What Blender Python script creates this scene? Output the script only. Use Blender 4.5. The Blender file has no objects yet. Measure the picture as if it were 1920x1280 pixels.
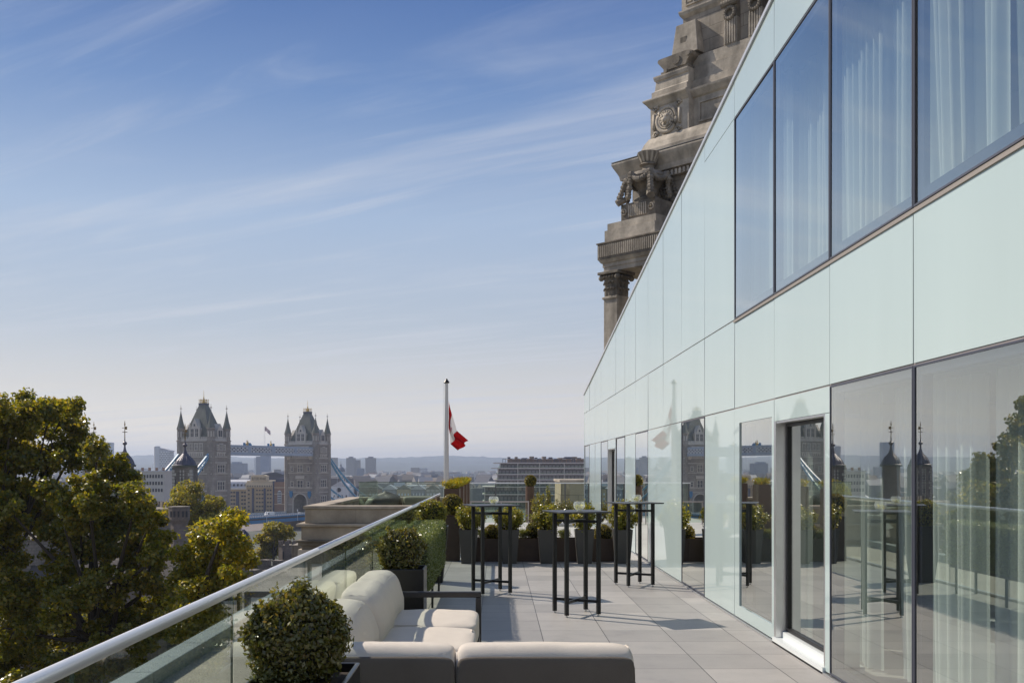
import bpy, bmesh, math, random
import numpy as np
from mathutils import Vector, Matrix
R = math.radians
HAZE = 1.4e-4
sc = bpy.context.scene
COL = sc.collection

# ------------------------------------------------------------------ camera
F = 1867.0            # focal length in pixels of the 1920 wide photograph (35 mm lens)
VX, VY = 933.0, 876.0  # vanishing point of the terrace
EYE = 1.55
cam_d = bpy.data.cameras.new("camera")
cam = bpy.data.objects.new("camera", cam_d)
COL.objects.link(cam)
cam.location = (0, 0, EYE)
cam.rotation_euler = (R(90), 0, 0)
cam_d.sensor_width = 36.0
cam_d.lens = 36.0 * F / 1920.0
cam_d.shift_x = (960 - VX) / 1920.0
cam_d.shift_y = (VY - 640) / 1920.0
cam_d.clip_start = 0.05
cam_d.clip_end = 60000
sc.camera = cam

def at(px, py, Y):
    return Vector(((px - VX) / F * Y, Y, EYE + (VY - py) / F * Y))

# ------------------------------------------------------------------ light
SUN_TO = Vector((-0.84, 0.53, 0.87)).normalized()      # direction towards the sun
SUN_EL = math.asin(SUN_TO.z)
SUN_AZ = math.atan2(SUN_TO.x, SUN_TO.y)
sun_d = bpy.data.lights.new("sun", 'SUN')
sun_d.energy = 5.0
sun_d.angle = R(0.53)
sun_d.color = (1.0, 0.90, 0.765)
sun = bpy.data.objects.new("sun", sun_d)
COL.objects.link(sun)
sun.rotation_euler = SUN_TO.to_track_quat('Z', 'Y').to_euler()

world = bpy.data.worlds.new("World")
sc.world = world
world.use_nodes = True
wn = world.node_tree
wn.nodes.clear()
def N(nt, typ, **kw):
    n = nt.nodes.new(typ)
    for k, v in kw.items():
        setattr(n, k, v)
    return n
def mathn(nt, op, a, b=None, clamp=False):
    n = N(nt, 'ShaderNodeMath', operation=op)
    n.use_clamp = clamp
    for i, v in enumerate((a, b)):
        if v is None:
            continue
        if isinstance(v, (int, float)):
            n.inputs[i].default_value = v
        else:
            nt.links.new(v, n.inputs[i])
    return n.outputs[0]
out = N(wn, 'ShaderNodeOutputWorld')
bg = N(wn, 'ShaderNodeBackground')
bg.inputs['Strength'].default_value = 0.105
sky = N(wn, 'ShaderNodeTexSky', sky_type='NISHITA')
sky.sun_disc = False
sky.sun_elevation = SUN_EL
sky.sun_rotation = SUN_AZ
sky.altitude = 30
sky.air_density = 1.0
sky.dust_density = 0.6
sky.ozone_density = 2.2
# thin cirrus: streaks on a flat layer overhead
tc = N(wn, 'ShaderNodeTexCoord')
sep = N(wn, 'ShaderNodeSeparateXYZ')
wn.links.new(tc.outputs['Generated'], sep.inputs[0])
den = mathn(wn, 'ADD', mathn(wn, 'MAXIMUM', sep.outputs[2], 0.0), 0.05)
cx = mathn(wn, 'DIVIDE', sep.outputs[0], den)
cy = mathn(wn, 'DIVIDE', sep.outputs[1], den)
comb = N(wn, 'ShaderNodeCombineXYZ')
wn.links.new(cx, comb.inputs[0]); wn.links.new(cy, comb.inputs[1])
def cloud_layer(rot, scale, nscale, lo, hi, detail=7.0, dist=0.6, off=(0, 0, 0)):
    rt = N(wn, 'ShaderNodeMapping')
    rt.inputs['Rotation'].default_value = (0, 0, rot)
    wn.links.new(comb.outputs[0], rt.inputs[0])
    mp = N(wn, 'ShaderNodeMapping')
    mp.inputs['Scale'].default_value = scale
    mp.inputs['Location'].default_value = off
    wn.links.new(rt.outputs[0], mp.inputs[0])
    no = N(wn, 'ShaderNodeTexNoise')
    no.inputs['Scale'].default_value = nscale
    no.inputs['Detail'].default_value = detail
    no.inputs['Roughness'].default_value = 0.62
    no.inputs['Distortion'].default_value = dist
    wn.links.new(mp.outputs[0], no.inputs['Vector'])
    mr = N(wn, 'ShaderNodeMapRange', interpolation_type='SMOOTHSTEP')
    mr.inputs['From Min'].default_value = lo
    mr.inputs['From Max'].default_value = hi
    wn.links.new(no.outputs['Fac'], mr.inputs['Value'])
    return mr.outputs[0]
c1 = cloud_layer(R(26), (0.16, 0.95, 1), 1.6, 0.44, 0.78, off=(3.1, 1.30, 0))
c2 = cloud_layer(R(30), (0.4, 2.8, 1), 1.5, 0.47, 0.82, detail=9, dist=1.2, off=(1.4, 0.75, 0))
c3 = cloud_layer(R(10), (0.22, 0.30, 1), 1.0, 0.38, 0.72, detail=5, off=(1.7, 0.6, 0))
cl = mathn(wn, 'ADD', mathn(wn, 'MULTIPLY', c1, 0.46), mathn(wn, 'MULTIPLY', mathn(wn, 'MULTIPLY', c2, mathn(wn, 'ADD', 0.30, mathn(wn, 'MULTIPLY', c3, 0.7))), 0.8), clamp=True)
cl = mathn(wn, 'ADD', cl, mathn(wn, 'MULTIPLY', c3, 0.14), clamp=True)
mixc = N(wn, 'ShaderNodeMixRGB')
wn.links.new(cl, mixc.inputs[0])
rampv = N(wn, 'ShaderNodeValToRGB')
el = rampv.color_ramp.elements
stops = [(0.0, (.95, .86, .75)), (0.035, (.92, .84, .745)), (0.078, (.71, .68, .655)), (0.135, (.50, .56, .645)), (0.24, (.39, .505, .69)), (0.35, (.145, .265, .53)), (0.43, (.075, .165, .42)), (1.0, (.05, .12, .33))]
el[0].position, el[0].color = stops[0][0], (*stops[0][1], 1)
el[1].position, el[1].color = 1.0, (*stops[-1][1], 1)
for p_, c_ in stops[1:-1]:
    e_ = el.new(p_); e_.color = (*c_, 1)
wn.links.new(sep.outputs[2], rampv.inputs[0])
scl = N(wn, 'ShaderNodeVectorMath', operation='SCALE')
scl.inputs['Scale'].default_value = 1 / 0.105
wn.links.new(rampv.outputs[0], scl.inputs[0])
air = N(wn, 'ShaderNodeMixRGB'); air.inputs[0].default_value = 0.88       # the measured colour of this day's sky over the physical one
wn.links.new(sky.outputs[0], air.inputs[1]); wn.links.new(scl.outputs[0], air.inputs[2])
wn.links.new(air.outputs[0], mixc.inputs[1])
mixc.inputs[2].default_value = (6.2, 6.5, 7.2, 1)
wn.links.new(mixc.outputs[0], bg.inputs['Color'])
wn.links.new(bg.outputs[0], out.inputs['Surface'])

sc.view_settings.view_transform = 'Standard'
sc.view_settings.look = 'None'
sc.view_settings.exposure = 0.0
sc.view_settings.gamma = 1.0
sc.cycles.use_denoising = True
sc.cycles.max_bounces = 10
sc.cycles.diffuse_bounces = 3
sc.cycles.glossy_bounces = 4
sc.cycles.transparent_max_bounces = 24
sc.cycles.volume_bounces = 0
sc.cycles.sample_clamp_indirect = 6.0
sc.cycles.caustics_reflective = False
sc.cycles.caustics_refractive = False

# ------------------------------------------------------------------ materials
def new_mat(name):
    m = bpy.data.materials.new(name)
    m.use_nodes = True
    nt = m.node_tree
    nt.nodes.clear()
    o = N(nt, 'ShaderNodeOutputMaterial')
    return m, nt, o

def ramp(nt, stops, src):
    r = N(nt, 'ShaderNodeValToRGB')
    el = r.color_ramp.elements
    el[0].position, el[0].color = stops[0][0], (*stops[0][1], 1)
    el[1].position, el[1].color = stops[-1][0], (*stops[-1][1], 1)
    for p, c in stops[1:-1]:
        e = el.new(p); e.color = (*c, 1)
    nt.links.new(src, r.inputs[0])
    return r.outputs[0]

def M(name, base, rough=0.6, metal=0.0, var=0.0, vs=3.0, bump=0.0, bs=40.0, spec=0.5, island=0.0,
      brick=None, stain=0.0, coat=0.0, stretch=None):
    m, nt, o = new_mat(name)
    p = N(nt, 'ShaderNodeBsdfPrincipled')
    p.inputs['Roughness'].default_value = rough
    p.inputs['Metallic'].default_value = metal
    p.inputs['Specular IOR Level'].default_value = spec
    p.inputs['Coat Weight'].default_value = coat
    p.inputs['Coat Roughness'].default_value = 0.05
    t = N(nt, 'ShaderNodeTexCoord')
    vec = t.outputs['Object']
    if stretch:
        mp = N(nt, 'ShaderNodeMapping'); mp.inputs['Scale'].default_value = stretch
        nt.links.new(vec, mp.inputs[0]); svec = mp.outputs[0]
    else:
        svec = vec
    col = None
    c0 = tuple(max(0, x * (1 - var)) for x in base)
    c1_ = tuple(min(1, x * (1 + var)) for x in base)
    if var > 0:
        no = N(nt, 'ShaderNodeTexNoise')
        no.inputs['Scale'].default_value = vs
        no.inputs['Detail'].default_value = 8
        no.inputs['Roughness'].default_value = 0.65
        nt.links.new(svec, no.inputs['Vector'])
        col = ramp(nt, [(0.3, c0), (0.7, c1_)], no.outputs['Fac'])
    if stain > 0:
        mp = N(nt, 'ShaderNodeMapping'); mp.inputs['Scale'].default_value = (1.0, 1.0, 0.25)
        nt.links.new(vec, mp.inputs[0])
        n2 = N(nt, 'ShaderNodeTexNoise')
        n2.inputs['Scale'].default_value = vs * 0.45; n2.inputs['Detail'].default_value = 6
        nt.links.new(mp.outputs[0], n2.inputs['Vector'])
        f = ramp(nt, [(0.42, (1, 1, 1)), (0.68, (1 - stain,) * 3)], n2.outputs['Fac'])
        mx = N(nt, 'ShaderNodeMixRGB', blend_type='MULTIPLY'); mx.inputs[0].default_value = 1
        if col is None:
            mx.inputs[1].default_value = (*base, 1)
        else:
            nt.links.new(col, mx.inputs[1])
        nt.links.new(f, mx.inputs[2]); col = mx.outputs[0]
    if island > 0:
        g = N(nt, 'ShaderNodeNewGeometry')
        f = ramp(nt, [(0.0, (1 - island,) * 3), (1.0, (1 + island,) * 3)], g.outputs['Random Per Island'])
        mx = N(nt, 'ShaderNodeMixRGB', blend_type='MULTIPLY'); mx.inputs[0].default_value = 1
        if col is None:
            mx.inputs[1].default_value = (*base, 1)
        else:
            nt.links.new(col, mx.inputs[1])
        nt.links.new(f, mx.inputs[2]); col = mx.outputs[0]
    h = None
    if brick:
        bw, bh, mort, dark = brick       # course joints on vertical faces
        sp = N(nt, 'ShaderNodeSeparateXYZ'); nt.links.new(vec, sp.inputs[0])
        xy = mathn(nt, 'ADD', sp.outputs[0], mathn(nt, 'MULTIPLY', sp.outputs[1], 0.93))
        cb = N(nt, 'ShaderNodeCombineXYZ')
        nt.links.new(xy, cb.inputs[0]); nt.links.new(sp.outputs[2], cb.inputs[1])
        b = N(nt, 'ShaderNodeTexBrick')
        b.inputs['Scale'].default_value = 1.0
        b.inputs['Brick Width'].default_value = bw
        b.inputs['Row Height'].default_value = bh
        b.inputs['Mortar Size'].default_value = mort
        b.inputs['Color1'].default_value = (1, 1, 1, 1)
        b.inputs['Color2'].default_value = (0.82, 0.82, 0.84, 1)
        b.inputs['Mortar'].default_value = (dark, dark, dark, 1)
        nt.links.new(cb.outputs[0], b.inputs['Vector'])
        mx = N(nt, 'ShaderNodeMixRGB', blend_type='MULTIPLY'); mx.inputs[0].default_value = 1
        if col is None:
            mx.inputs[1].default_value = (*base, 1)
        else:
            nt.links.new(col, mx.inputs[1])
        nt.links.new(b.outputs['Color'], mx.inputs[2]); col = mx.outputs[0]
    if col is None:
        p.inputs['Base Color'].default_value = (*base, 1)
    else:
        nt.links.new(col, p.inputs['Base Color'])
    if bump > 0:
        nb = N(nt, 'ShaderNodeTexNoise')
        nb.inputs['Scale'].default_value = bs; nb.inputs['Detail'].default_value = 6
        nt.links.new(svec, nb.inputs['Vector'])
        bp = N(nt, 'ShaderNodeBump'); bp.inputs['Strength'].default_value = bump
        bp.inputs['Distance'].default_value = 0.02
        nt.links.new(nb.outputs['Fac'], bp.inputs['Height'])
        nt.links.new(bp.outputs[0], p.inputs['Normal'])
    nt.links.new(p.outputs[0], o.inputs['Surface'])
    return m

def LM(name, cols, trans=0.4, rough=0.45, spec=0.4):
    """leaf material: every leaf takes its own hue from cols"""
    m, nt, o = new_mat(name)
    g = N(nt, 'ShaderNodeNewGeometry')
    c = ramp(nt, [(i / (len(cols) - 1), k) for i, k in enumerate(cols)], g.outputs['Random Per Island'])
    p = N(nt, 'ShaderNodeBsdfPrincipled')
    p.inputs['Roughness'].default_value = rough
    p.inputs['Specular IOR Level'].default_value = spec
    nt.links.new(c, p.inputs['Base Color'])
    tr = N(nt, 'ShaderNodeBsdfTranslucent')
    mx = N(nt, 'ShaderNodeMixRGB', blend_type='MULTIPLY'); mx.inputs[0].default_value = 1
    nt.links.new(c, mx.inputs[1]); mx.inputs[2].default_value = (1.9, 1.75, 0.7, 1)
    nt.links.new(mx.outputs[0], tr.inputs['Color'])
    ms = N(nt, 'ShaderNodeMixShader'); ms.inputs[0].default_value = trans
    nt.links.new(p.outputs[0], ms.inputs[1]); nt.links.new(tr.outputs[0], ms.inputs[2])
    nt.links.new(ms.outputs[0], o.inputs['Surface'])
    return m

def GM(name, tint=(0.8, 0.9, 0.88), ior=1.6, k=1.0, base=0.0):
    """thin architectural glass: clear sheet with a Fresnel mirror"""
    m, nt, o = new_mat(name)
    tr = N(nt, 'ShaderNodeBsdfTransparent'); tr.inputs['Color'].default_value = (*tint, 1)
    gl = N(nt, 'ShaderNodeBsdfGlossy'); gl.inputs['Roughness'].default_value = 0.0
    gl.inputs['Color'].default_value = (0.985, 1.0, 0.95, 1)
    fr = N(nt, 'ShaderNodeFresnel'); fr.inputs['IOR'].default_value = ior
    g = N(nt, 'ShaderNodeNewGeometry')
    # same mirror from both sides of the sheet
    no = N(nt, 'ShaderNodeVectorMath', operation='DOT_PRODUCT')
    nt.links.new(g.outputs['Incoming'], no.inputs[0]); nt.links.new(g.outputs['Normal'], no.inputs[1])
    c = mathn(nt, 'ABSOLUTE', no.outputs['Value'])
    inv = mathn(nt, 'SUBTRACT', 1.0, c)
    p5 = mathn(nt, 'POWER', inv, 5.0)
    r0 = ((ior - 1) / (ior + 1)) ** 2
    f = mathn(nt, 'ADD', mathn(nt, 'MULTIPLY', p5, 1 - r0), r0)
    f = mathn(nt, 'ADD', mathn(nt, 'MULTIPLY', f, k), base, clamp=True)
    ms = N(nt, 'ShaderNodeMixShader')
    nt.links.new(f, ms.inputs[0])
    nt.links.new(tr.outputs[0], ms.inputs[1]); nt.links.new(gl.outputs[0], ms.inputs[2])
    nt.links.new(ms.outputs[0], o.inputs['Surface'])
    return m

# ------------------------------------------------------------------ mesh builder
class MB:
    def __init__(s):
        s.v, s.f, s.m = [], [], []
        s.cur = 0
    def face(s, idx):
        s.f.append(tuple(idx)); s.m.append(s.cur)
    def add(s, vs, fs):
        b = len(s.v)
        s.v += [tuple(p) for p in vs]
        for f in fs:
            s.face([b + i for i in f])
    def box(s, x0, x1, y0, y1, z0, z1, mat=None):
        vs = [(x0, y0, z0), (x1, y0, z0), (x1, y1, z0), (x0, y1, z0), (x0, y0, z1), (x1, y0, z1), (x1, y1, z1), (x0, y1, z1)]
        if mat is not None:
            vs = [tuple(mat @ Vector(p)) for p in vs]
        s.add(vs, [(0, 3, 2, 1), (4, 5, 6, 7), (0, 1, 5, 4), (1, 2, 6, 5), (2, 3, 7, 6), (3, 0, 4, 7)])
        return s
    def frustum(s, c, sx0, sy0, sx1, sy1, z0, z1, rot=0, hollow=0.0):
        ca, sa = math.cos(rot), math.sin(rot)
        def P(x, y, z): return (c[0] + x * ca - y * sa, c[1] + x * sa + y * ca, z)
        q = [(-1, -1), (1, -1), (1, 1), (-1, 1)]
        vs = [P(a * sx0, b * sy0, z0) for a, b in q] + [P(a * sx1, b * sy1, z1) for a, b in q]
        fs = [(0, 3, 2, 1), (0, 1, 5, 4), (1, 2, 6, 5), (2, 3, 7, 6), (3, 0, 4, 7)]
        if hollow:
            t, d = hollow, min(0.1, (z1 - z0) * 0.3)
            vs += [P(a * (sx1 - t), b * (sy1 - t), z1) for a, b in q] + [P(a * (sx1 - t), b * (sy1 - t), z1 - d) for a, b in q]
            for i in range(4):
                j = (i + 1) % 4
                fs.append((4 + i, 4 + j, 8 + j, 8 + i)); fs.append((8 + i, 8 + j, 12 + j, 12 + i))
            fs.append((12, 13, 14, 15))
        else:
            fs.append((4, 5, 6, 7))
        s.add(vs, fs)
        return s
    def prism(s, poly, y0, y1, axis='y'):
        """extrude a polygon given in (a, z) along y (or x)"""
        n = len(poly)
        if axis == 'y':
            vs = [(a, y0, z) for a, z in poly] + [(a, y1, z) for a, z in poly]
        elif axis == 'x':
            vs = [(y0, a, z) for a, z in poly] + [(y1, a, z) for a, z in poly]
        else:
            vs = [(a, b, y0) for a, b in poly] + [(a, b, y1) for a, b in poly]
        fs = [tuple(range(n))[::-1], tuple(range(n, 2 * n))]
        fs += [(i, (i + 1) % n, n + (i + 1) % n, n + i) for i in range(n)]
        s.add(vs, fs)
        return s
    def lathe(s, prof, c=(0, 0, 0), n=24, rot=0.0, cap=True):
        b = len(s.v)
        for r, z in prof:
            for k in range(n):
                a = rot + 2 * math.pi * k / n
                s.v.append((c[0] + r * math.cos(a), c[1] + r * math.sin(a), c[2] + z))
        for i in range(len(prof) - 1):
            for k in range(n):
                k2 = (k + 1) % n
                s.face((b + i * n + k, b + i * n + k2, b + (i + 1) * n + k2, b + (i + 1) * n + k))
        if cap:
            s.face([b + k for k in range(n)][::-1])
            s.face([b + (len(prof) - 1) * n + k for k in range(n)])
        return s
    def tube(s, pts, r, n=8, r1=None):
        pts = [Vector(p) for p in pts]
        b = len(s.v)
        m = len(pts)
        for i, p in enumerate(pts):
            d = (pts[min(i + 1, m - 1)] - pts[max(i - 1, 0)]).normalized()
            up = Vector((0, 0, 1)) if abs(d.z) < 0.9 else Vector((1, 0, 0))
            x = d.cross(up).normalized(); y = x.cross(d)
            rr = r if r1 is None else r + (r1 - r) * i / (m - 1)
            for k in range(n):
                a = 2 * math.pi * k / n
                s.v.append(tuple(p + x * rr * math.cos(a) + y * rr * math.sin(a)))
        for i in range(m - 1):
            for k in range(n):
                k2 = (k + 1) % n
                s.face((b + i * n + k, b + i * n + k2, b + (i + 1) * n + k2, b + (i + 1) * n + k))
        s.face([b + k for k in range(n)][::-1]); s.face([b + (m - 1) * n + k for k in range(n)])
        return s
    def bar(s, p, q, w, h=None):
        p, q = Vector(p), Vector(q)
        h = h or w
        d = (q - p); L = d.length; d.normalize()
        up = Vector((0, 0, 1)) if abs(d.z) < 0.95 else Vector((0, 1, 0))
        x = d.cross(up).normalized(); y = x.cross(d)
        vs = []
        for e in (p, q):
            for a, c in ((-1, -1), (1, -1), (1, 1), (-1, 1)):
                vs.append(tuple(e + x * a * w / 2 + y * c * h / 2))
        s.add(vs, [(0, 3, 2, 1), (4, 5, 6, 7), (0, 1, 5, 4), (1, 2, 6, 5), (2, 3, 7, 6), (3, 0, 4, 7)])
        return s
    def pillow(s, c, hx, hy, hz, e=5.0, n=10, shear=None, rot=0, round_axes=None, a=2.6):
        """rounded cushion from a subdivided cube"""
        ca, sa = math.cos(rot), math.sin(rot)
        for ax in range(3):
            for sg in (-1, 1):
                b = len(s.v)
                for i in range(n + 1):
                    for j in range(n + 1):
                        q = [0, 0, 0]
                        q[ax] = sg
                        u, w = (2 * i / n - 1), (2 * j / n - 1)
                        u = math.sin(u * math.pi / 2 * 0.999) if True else u
                        w = math.sin(w * math.pi / 2 * 0.999)
                        q[(ax + 1) % 3], q[(ax + 2) % 3] = u, w
                        if round_axes:
                            i0, i1 = round_axes; i2 = 3 - i0 - i1
                            L = ((abs(q[i0]) ** a + abs(q[i1]) ** a) ** (e / a) + abs(q[i2]) ** e) ** (1 / e)
                        else:
                            L = sum(abs(t) ** e for t in q) ** (1 / e)
                        x, y, z = q[0] / L * hx, q[1] / L * hy, q[2] / L * hz
                        if shear:
                            dx, dy, dz = shear(x / hx, y / hy, z / hz)
                            x += dx; y += dy; z += dz
                        s.v.append((c[0] + x * ca - y * sa, c[1] + x * sa + y * ca, c[2] + z))
                for i in range(n):
                    for j in range(n):
                        a_ = b + i * (n + 1) + j
                        qd = (a_, a_ + n + 1, a_ + n + 2, a_ + 1)
                        s.face(qd if sg > 0 else qd[::-1])
        return s
    def sphere(s, c, r, n=12, m=8, sz=1.0):
        prof = [(max(1e-4, r * math.sin(math.pi * i / m)), -r * sz * math.cos(math.pi * i / m)) for i in range(m + 1)]
        return s.lathe(prof, c, n)
    def build(s, name, mat, parent=None, smooth=False, bevel=0.0, seg=2, weld=False, subsurf=0):
        me = bpy.data.meshes.new(name)
        me.from_pydata(s.v, [], s.f)
        for mm in (mat if isinstance(mat, (list, tuple)) else [mat]):
            me.materials.append(mm)
        if any(s.m):
            me.polygons.foreach_set('material_index', s.m)
        if weld:
            bm = bmesh.new(); bm.from_mesh(me)
            bmesh.ops.remove_doubles(bm, verts=bm.verts, dist=1e-5)
            bm.to_mesh(me); bm.free()
        if smooth:
            me.polygons.foreach_set('use_smooth', [True] * len(me.polygons))
        me.update()
        o = bpy.data.objects.new(name, me)
        COL.objects.link(o)
        if parent is not None:
            o.parent = parent
        if bevel > 0:
            b = o.modifiers.new('bevel', 'BEVEL'); b.width = bevel; b.segments = seg; b.limit_method = 'ANGLE'
            b.harden_normals = False
        if subsurf:
            b = o.modifiers.new('subsurf', 'SUBSURF'); b.levels = subsurf; b.render_levels = subsurf
        return o

def tag(o, label=None, cat=None, group=None, kind=None):
    if label: o['label'] = label
    if cat: o['category'] = cat
    if group: o['group'] = group
    if kind: o['kind'] = kind
    return o
def thing(name, label, cat, loc=(0, 0, 0), rz=0.0, group=None):
    o = bpy.data.objects.new(name, None)
    o.empty_display_size = 0.2
    COL.objects.link(o)
    o.location = loc; o.rotation_euler = (0, 0, rz)
    return tag(o, label, cat, group)
def children_of(o):
    return [c for c in COL.objects if c.parent is o]
def dup(root, loc=None, rz=None, label=None, group=None, parent=None):
    c = root.copy(); COL.objects.link(c)
    if parent is not None: c.parent = parent
    for ch in list(root.children):
        dup(ch, parent=c)
    if loc is not None: c.location = loc
    if rz is not None: c.rotation_euler = (0, 0, rz)
    if label: c['label'] = label
    if group: c['group'] = group
    return c

def leaf_mesh(name, pts, nrm, size, mat, parent=None, asp=0.55, rng=None, spread=0.9, fold=0.18, extra=None):
    """one mesh of many separate leaf faces. pts (N,3), nrm (N,3) main facing of each leaf"""
    rng = rng or np.random.default_rng(1)
    n = len(pts)
    nn = nrm + rng.normal(0, spread, (n, 3))
    nn /= np.linalg.norm(nn, axis=1, keepdims=True) + 1e-9
    t = np.cross(nn, rng.normal(0, 1, (n, 3)))
    t /= np.linalg.norm(t, axis=1, keepdims=True) + 1e-9
    b = np.cross(nn, t)
    L = (size * rng.uniform(0.6, 1.25, n))[:, None]
    W = L * asp
    v = np.empty((n, 4, 3))
    v[:, 0] = pts - t * L * 0.5
    v[:, 1] = pts + b * W * 0.5 + nn * W * fold
    v[:, 2] = pts + t * L * 0.5
    v[:, 3] = pts - b * W * 0.5 + nn * W * fold
    verts = v.reshape(-1, 3)
    loops = np.arange(n * 4, dtype=np.int32)
    nf = n
    mats = [mat]
    midx = np.zeros(n, np.int32)
    starts = np.arange(n, dtype=np.int32) * 4
    totals = np.full(n, 4, np.int32)
    if extra is not None:                      # (MB, material): solid inner mass in a second slot
        mb, m2 = extra
        mats.append(m2)
        base = len(verts)
        verts = np.vstack([verts, np.array(mb.v)])
        el, es, et = [], [], []
        p = len(loops)
        for f in mb.f:
            es.append(p); et.append(len(f)); p += len(f)
            el += [base + i for i in f]
        loops = np.concatenate([loops, np.array(el, np.int32)])
        starts = np.concatenate([starts, np.array(es, np.int32)])
        totals = np.concatenate([totals, np.array(et, np.int32)])
        midx = np.concatenate([midx, np.ones(len(mb.f), np.int32)])
        nf += len(mb.f)
    me = bpy.data.meshes.new(name)
    me.vertices.add(len(verts)); me.vertices.foreach_set('co', verts.astype(np.float32).ravel())
    me.loops.add(len(loops)); me.loops.foreach_set('vertex_index', loops)
    me.polygons.add(nf)
    me.polygons.foreach_set('loop_start', starts); me.polygons.foreach_set('loop_total', totals)
    me.polygons.foreach_set('material_index', midx)
    for k in mats: me.materials.append(k)
    me.update(calc_edges=True)
    me.validate()
    o = bpy.data.objects.new(name, me)
    COL.objects.link(o)
    if parent is not None: o.parent = parent
    return o
# ------------------------------------------------------------------ palette
m_tile = None
def tile_material():
    m, nt, o = new_mat('porcelain_tile')
    t = N(nt, 'ShaderNodeTexCoord')
    mp = N(nt, 'ShaderNodeMapping'); mp.inputs['Location'].default_value = (0.175, 0.12, 0)
    nt.links.new(t.outputs['Object'], mp.inputs[0])
    b = N(nt, 'ShaderNodeTexBrick'); b.offset = 0.0
    b.inputs['Scale'].default_value = 1.0
    b.inputs['Brick Width'].default_value = 0.585; b.inputs['Row Height'].default_value = 0.6
    b.inputs['Mortar Size'].default_value = 0.0035; b.inputs['Mortar Smooth'].default_value = 0.1
    b.inputs['Color1'].default_value = (0.300, 0.287, 0.276, 1); b.inputs['Color2'].default_value = (0.405, 0.385, 0.366, 1)
    b.inputs['Mortar'].default_value = (0.05, 0.048, 0.048, 1)
    nt.links.new(mp.outputs[0], b.inputs['Vector'])
    no = N(nt, 'ShaderNodeTexNoise'); no.inputs['Scale'].default_value = 2.3; no.inputs['Detail'].default_value = 9
    no.inputs['Roughness'].default_value = 0.7
    nt.links.new(t.outputs['Object'], no.inputs['Vector'])
    f = ramp(nt, [(0.28, (0.80, 0.80, 0.815)), (0.45, (0.97, 0.97, 0.97)), (0.72, (1.09, 1.08, 1.07))], no.outputs['Fac'])
    mx = N(nt, 'ShaderNodeMixRGB', blend_type='MULTIPLY'); mx.inputs[0].default_value = 1
    nt.links.new(b.outputs['Color'], mx.inputs[1]); nt.links.new(f, mx.inputs[2])
    p = N(nt, 'ShaderNodeBsdfPrincipled')
    nt.links.new(mx.outputs[0], p.inputs['Base Color'])
    p.inputs['Roughness'].default_value = 0.5
    p.inputs['Specular IOR Level'].default_value = 0.35
    bp = N(nt, 'ShaderNodeBump'); bp.inputs['Strength'].default_value = 0.25; bp.inputs['Distance'].default_value = 0.004
    nt.links.new(b.outputs['Fac'], bp.inputs['Height']); bp.invert = True
    nt.links.new(bp.outputs[0], p.inputs['Normal'])
    nt.links.new(p.outputs[0], o.inputs['Surface'])
    return m
m_tile = tile_material()
m_pale_tile = M('pale_terrace_paving', (0.47, 0.455, 0.44), 0.6, var=0.08, vs=2)
m_stone = M('portland_stone', (0.46, 0.40, 0.32), 0.85, var=0.22, vs=1.6, bump=0.35, bs=14, brick=(1.3, 0.62, 0.012, 0.45), stain=0.5)
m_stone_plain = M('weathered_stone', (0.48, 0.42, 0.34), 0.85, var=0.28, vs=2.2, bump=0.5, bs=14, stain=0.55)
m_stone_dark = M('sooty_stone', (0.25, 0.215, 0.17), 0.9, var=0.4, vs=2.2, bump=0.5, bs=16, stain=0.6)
m_ledge = M('sandy_ledge_stone', (0.42, 0.385, 0.33), 0.8, var=0.12, vs=2.5, bump=0.2, bs=30)
m_coping = M('blue_grey_coping', (0.30, 0.34, 0.35), 0.6, var=0.12, vs=3, bump=0.15, bs=30)
m_alu = M('brushed_aluminium', (0.62, 0.62, 0.62), 0.36, 0.9, var=0.05, vs=8)
m_rail = M('satin_steel', (0.80, 0.80, 0.82), 0.34, 0.55, var=0.06, vs=9, stretch=(1, 0.15, 1))
m_trim = M('mullion_metal', (0.45, 0.39, 0.365), 0.45, 0.4)
m_frame_dark = M('window_frame', (0.045, 0.05, 0.075), 0.4, 0.2)
m_gasket = M('dark_gasket', (0.06, 0.065, 0.09), 0.5)
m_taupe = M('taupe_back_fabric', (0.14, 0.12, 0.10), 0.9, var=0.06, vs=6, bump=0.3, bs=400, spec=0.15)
m_black = M('black_metal', (0.012, 0.012, 0.013), 0.42, 0.2, spec=0.45)
m_blackbox = M('black_planter', (0.010, 0.010, 0.011), 0.28, spec=0.5)
m_grey_pot = M('slate_grey_planter', (0.044, 0.040, 0.036), 0.6, var=0.12, vs=6, bump=0.1, bs=60)
m_brown = M('brown_steel', (0.060, 0.036, 0.024), 0.5, 0.2, var=0.2, vs=5)
m_corten = M('rust_brown_steel', (0.105, 0.058, 0.037), 0.55, 0.15, var=0.22, vs=4)
m_frost = M('mint_back_painted_glass', (0.475, 0.575, 0.57), 0.02, var=0.035, vs=0.9, spec=0.62, stretch=(1, 1, 0.12))
m_white_metal = M('white_metal', (0.72, 0.76, 0.76), 0.35, 0.0)
m_glass = GM('window_glass', (0.94, 0.99, 0.965), 1.6, 1.85, 0.23)
def clear_mat():
    m, nt, o = new_mat('pane_inner_face')
    t = N(nt, 'ShaderNodeBsdfTransparent'); t.inputs['Color'].default_value = (0.97, 0.99, 0.985, 1)
    nt.links.new(t.outputs[0], o.inputs['Surface'])
    return m
m_clear = clear_mat()
def pane_faces(g):
    g.m = [0 if i % 6 == 5 else 1 for i in range(len(g.f))]
    return [m_glass, m_clear]
m_balu = GM('balustrade_glass', (0.88, 0.93, 0.89), 1.5, 1.1, 0.035)
m_balu2 = GM('balustrade_glass_far', (0.86, 0.92, 0.87), 1.5, 0.6, 0.01)
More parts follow.
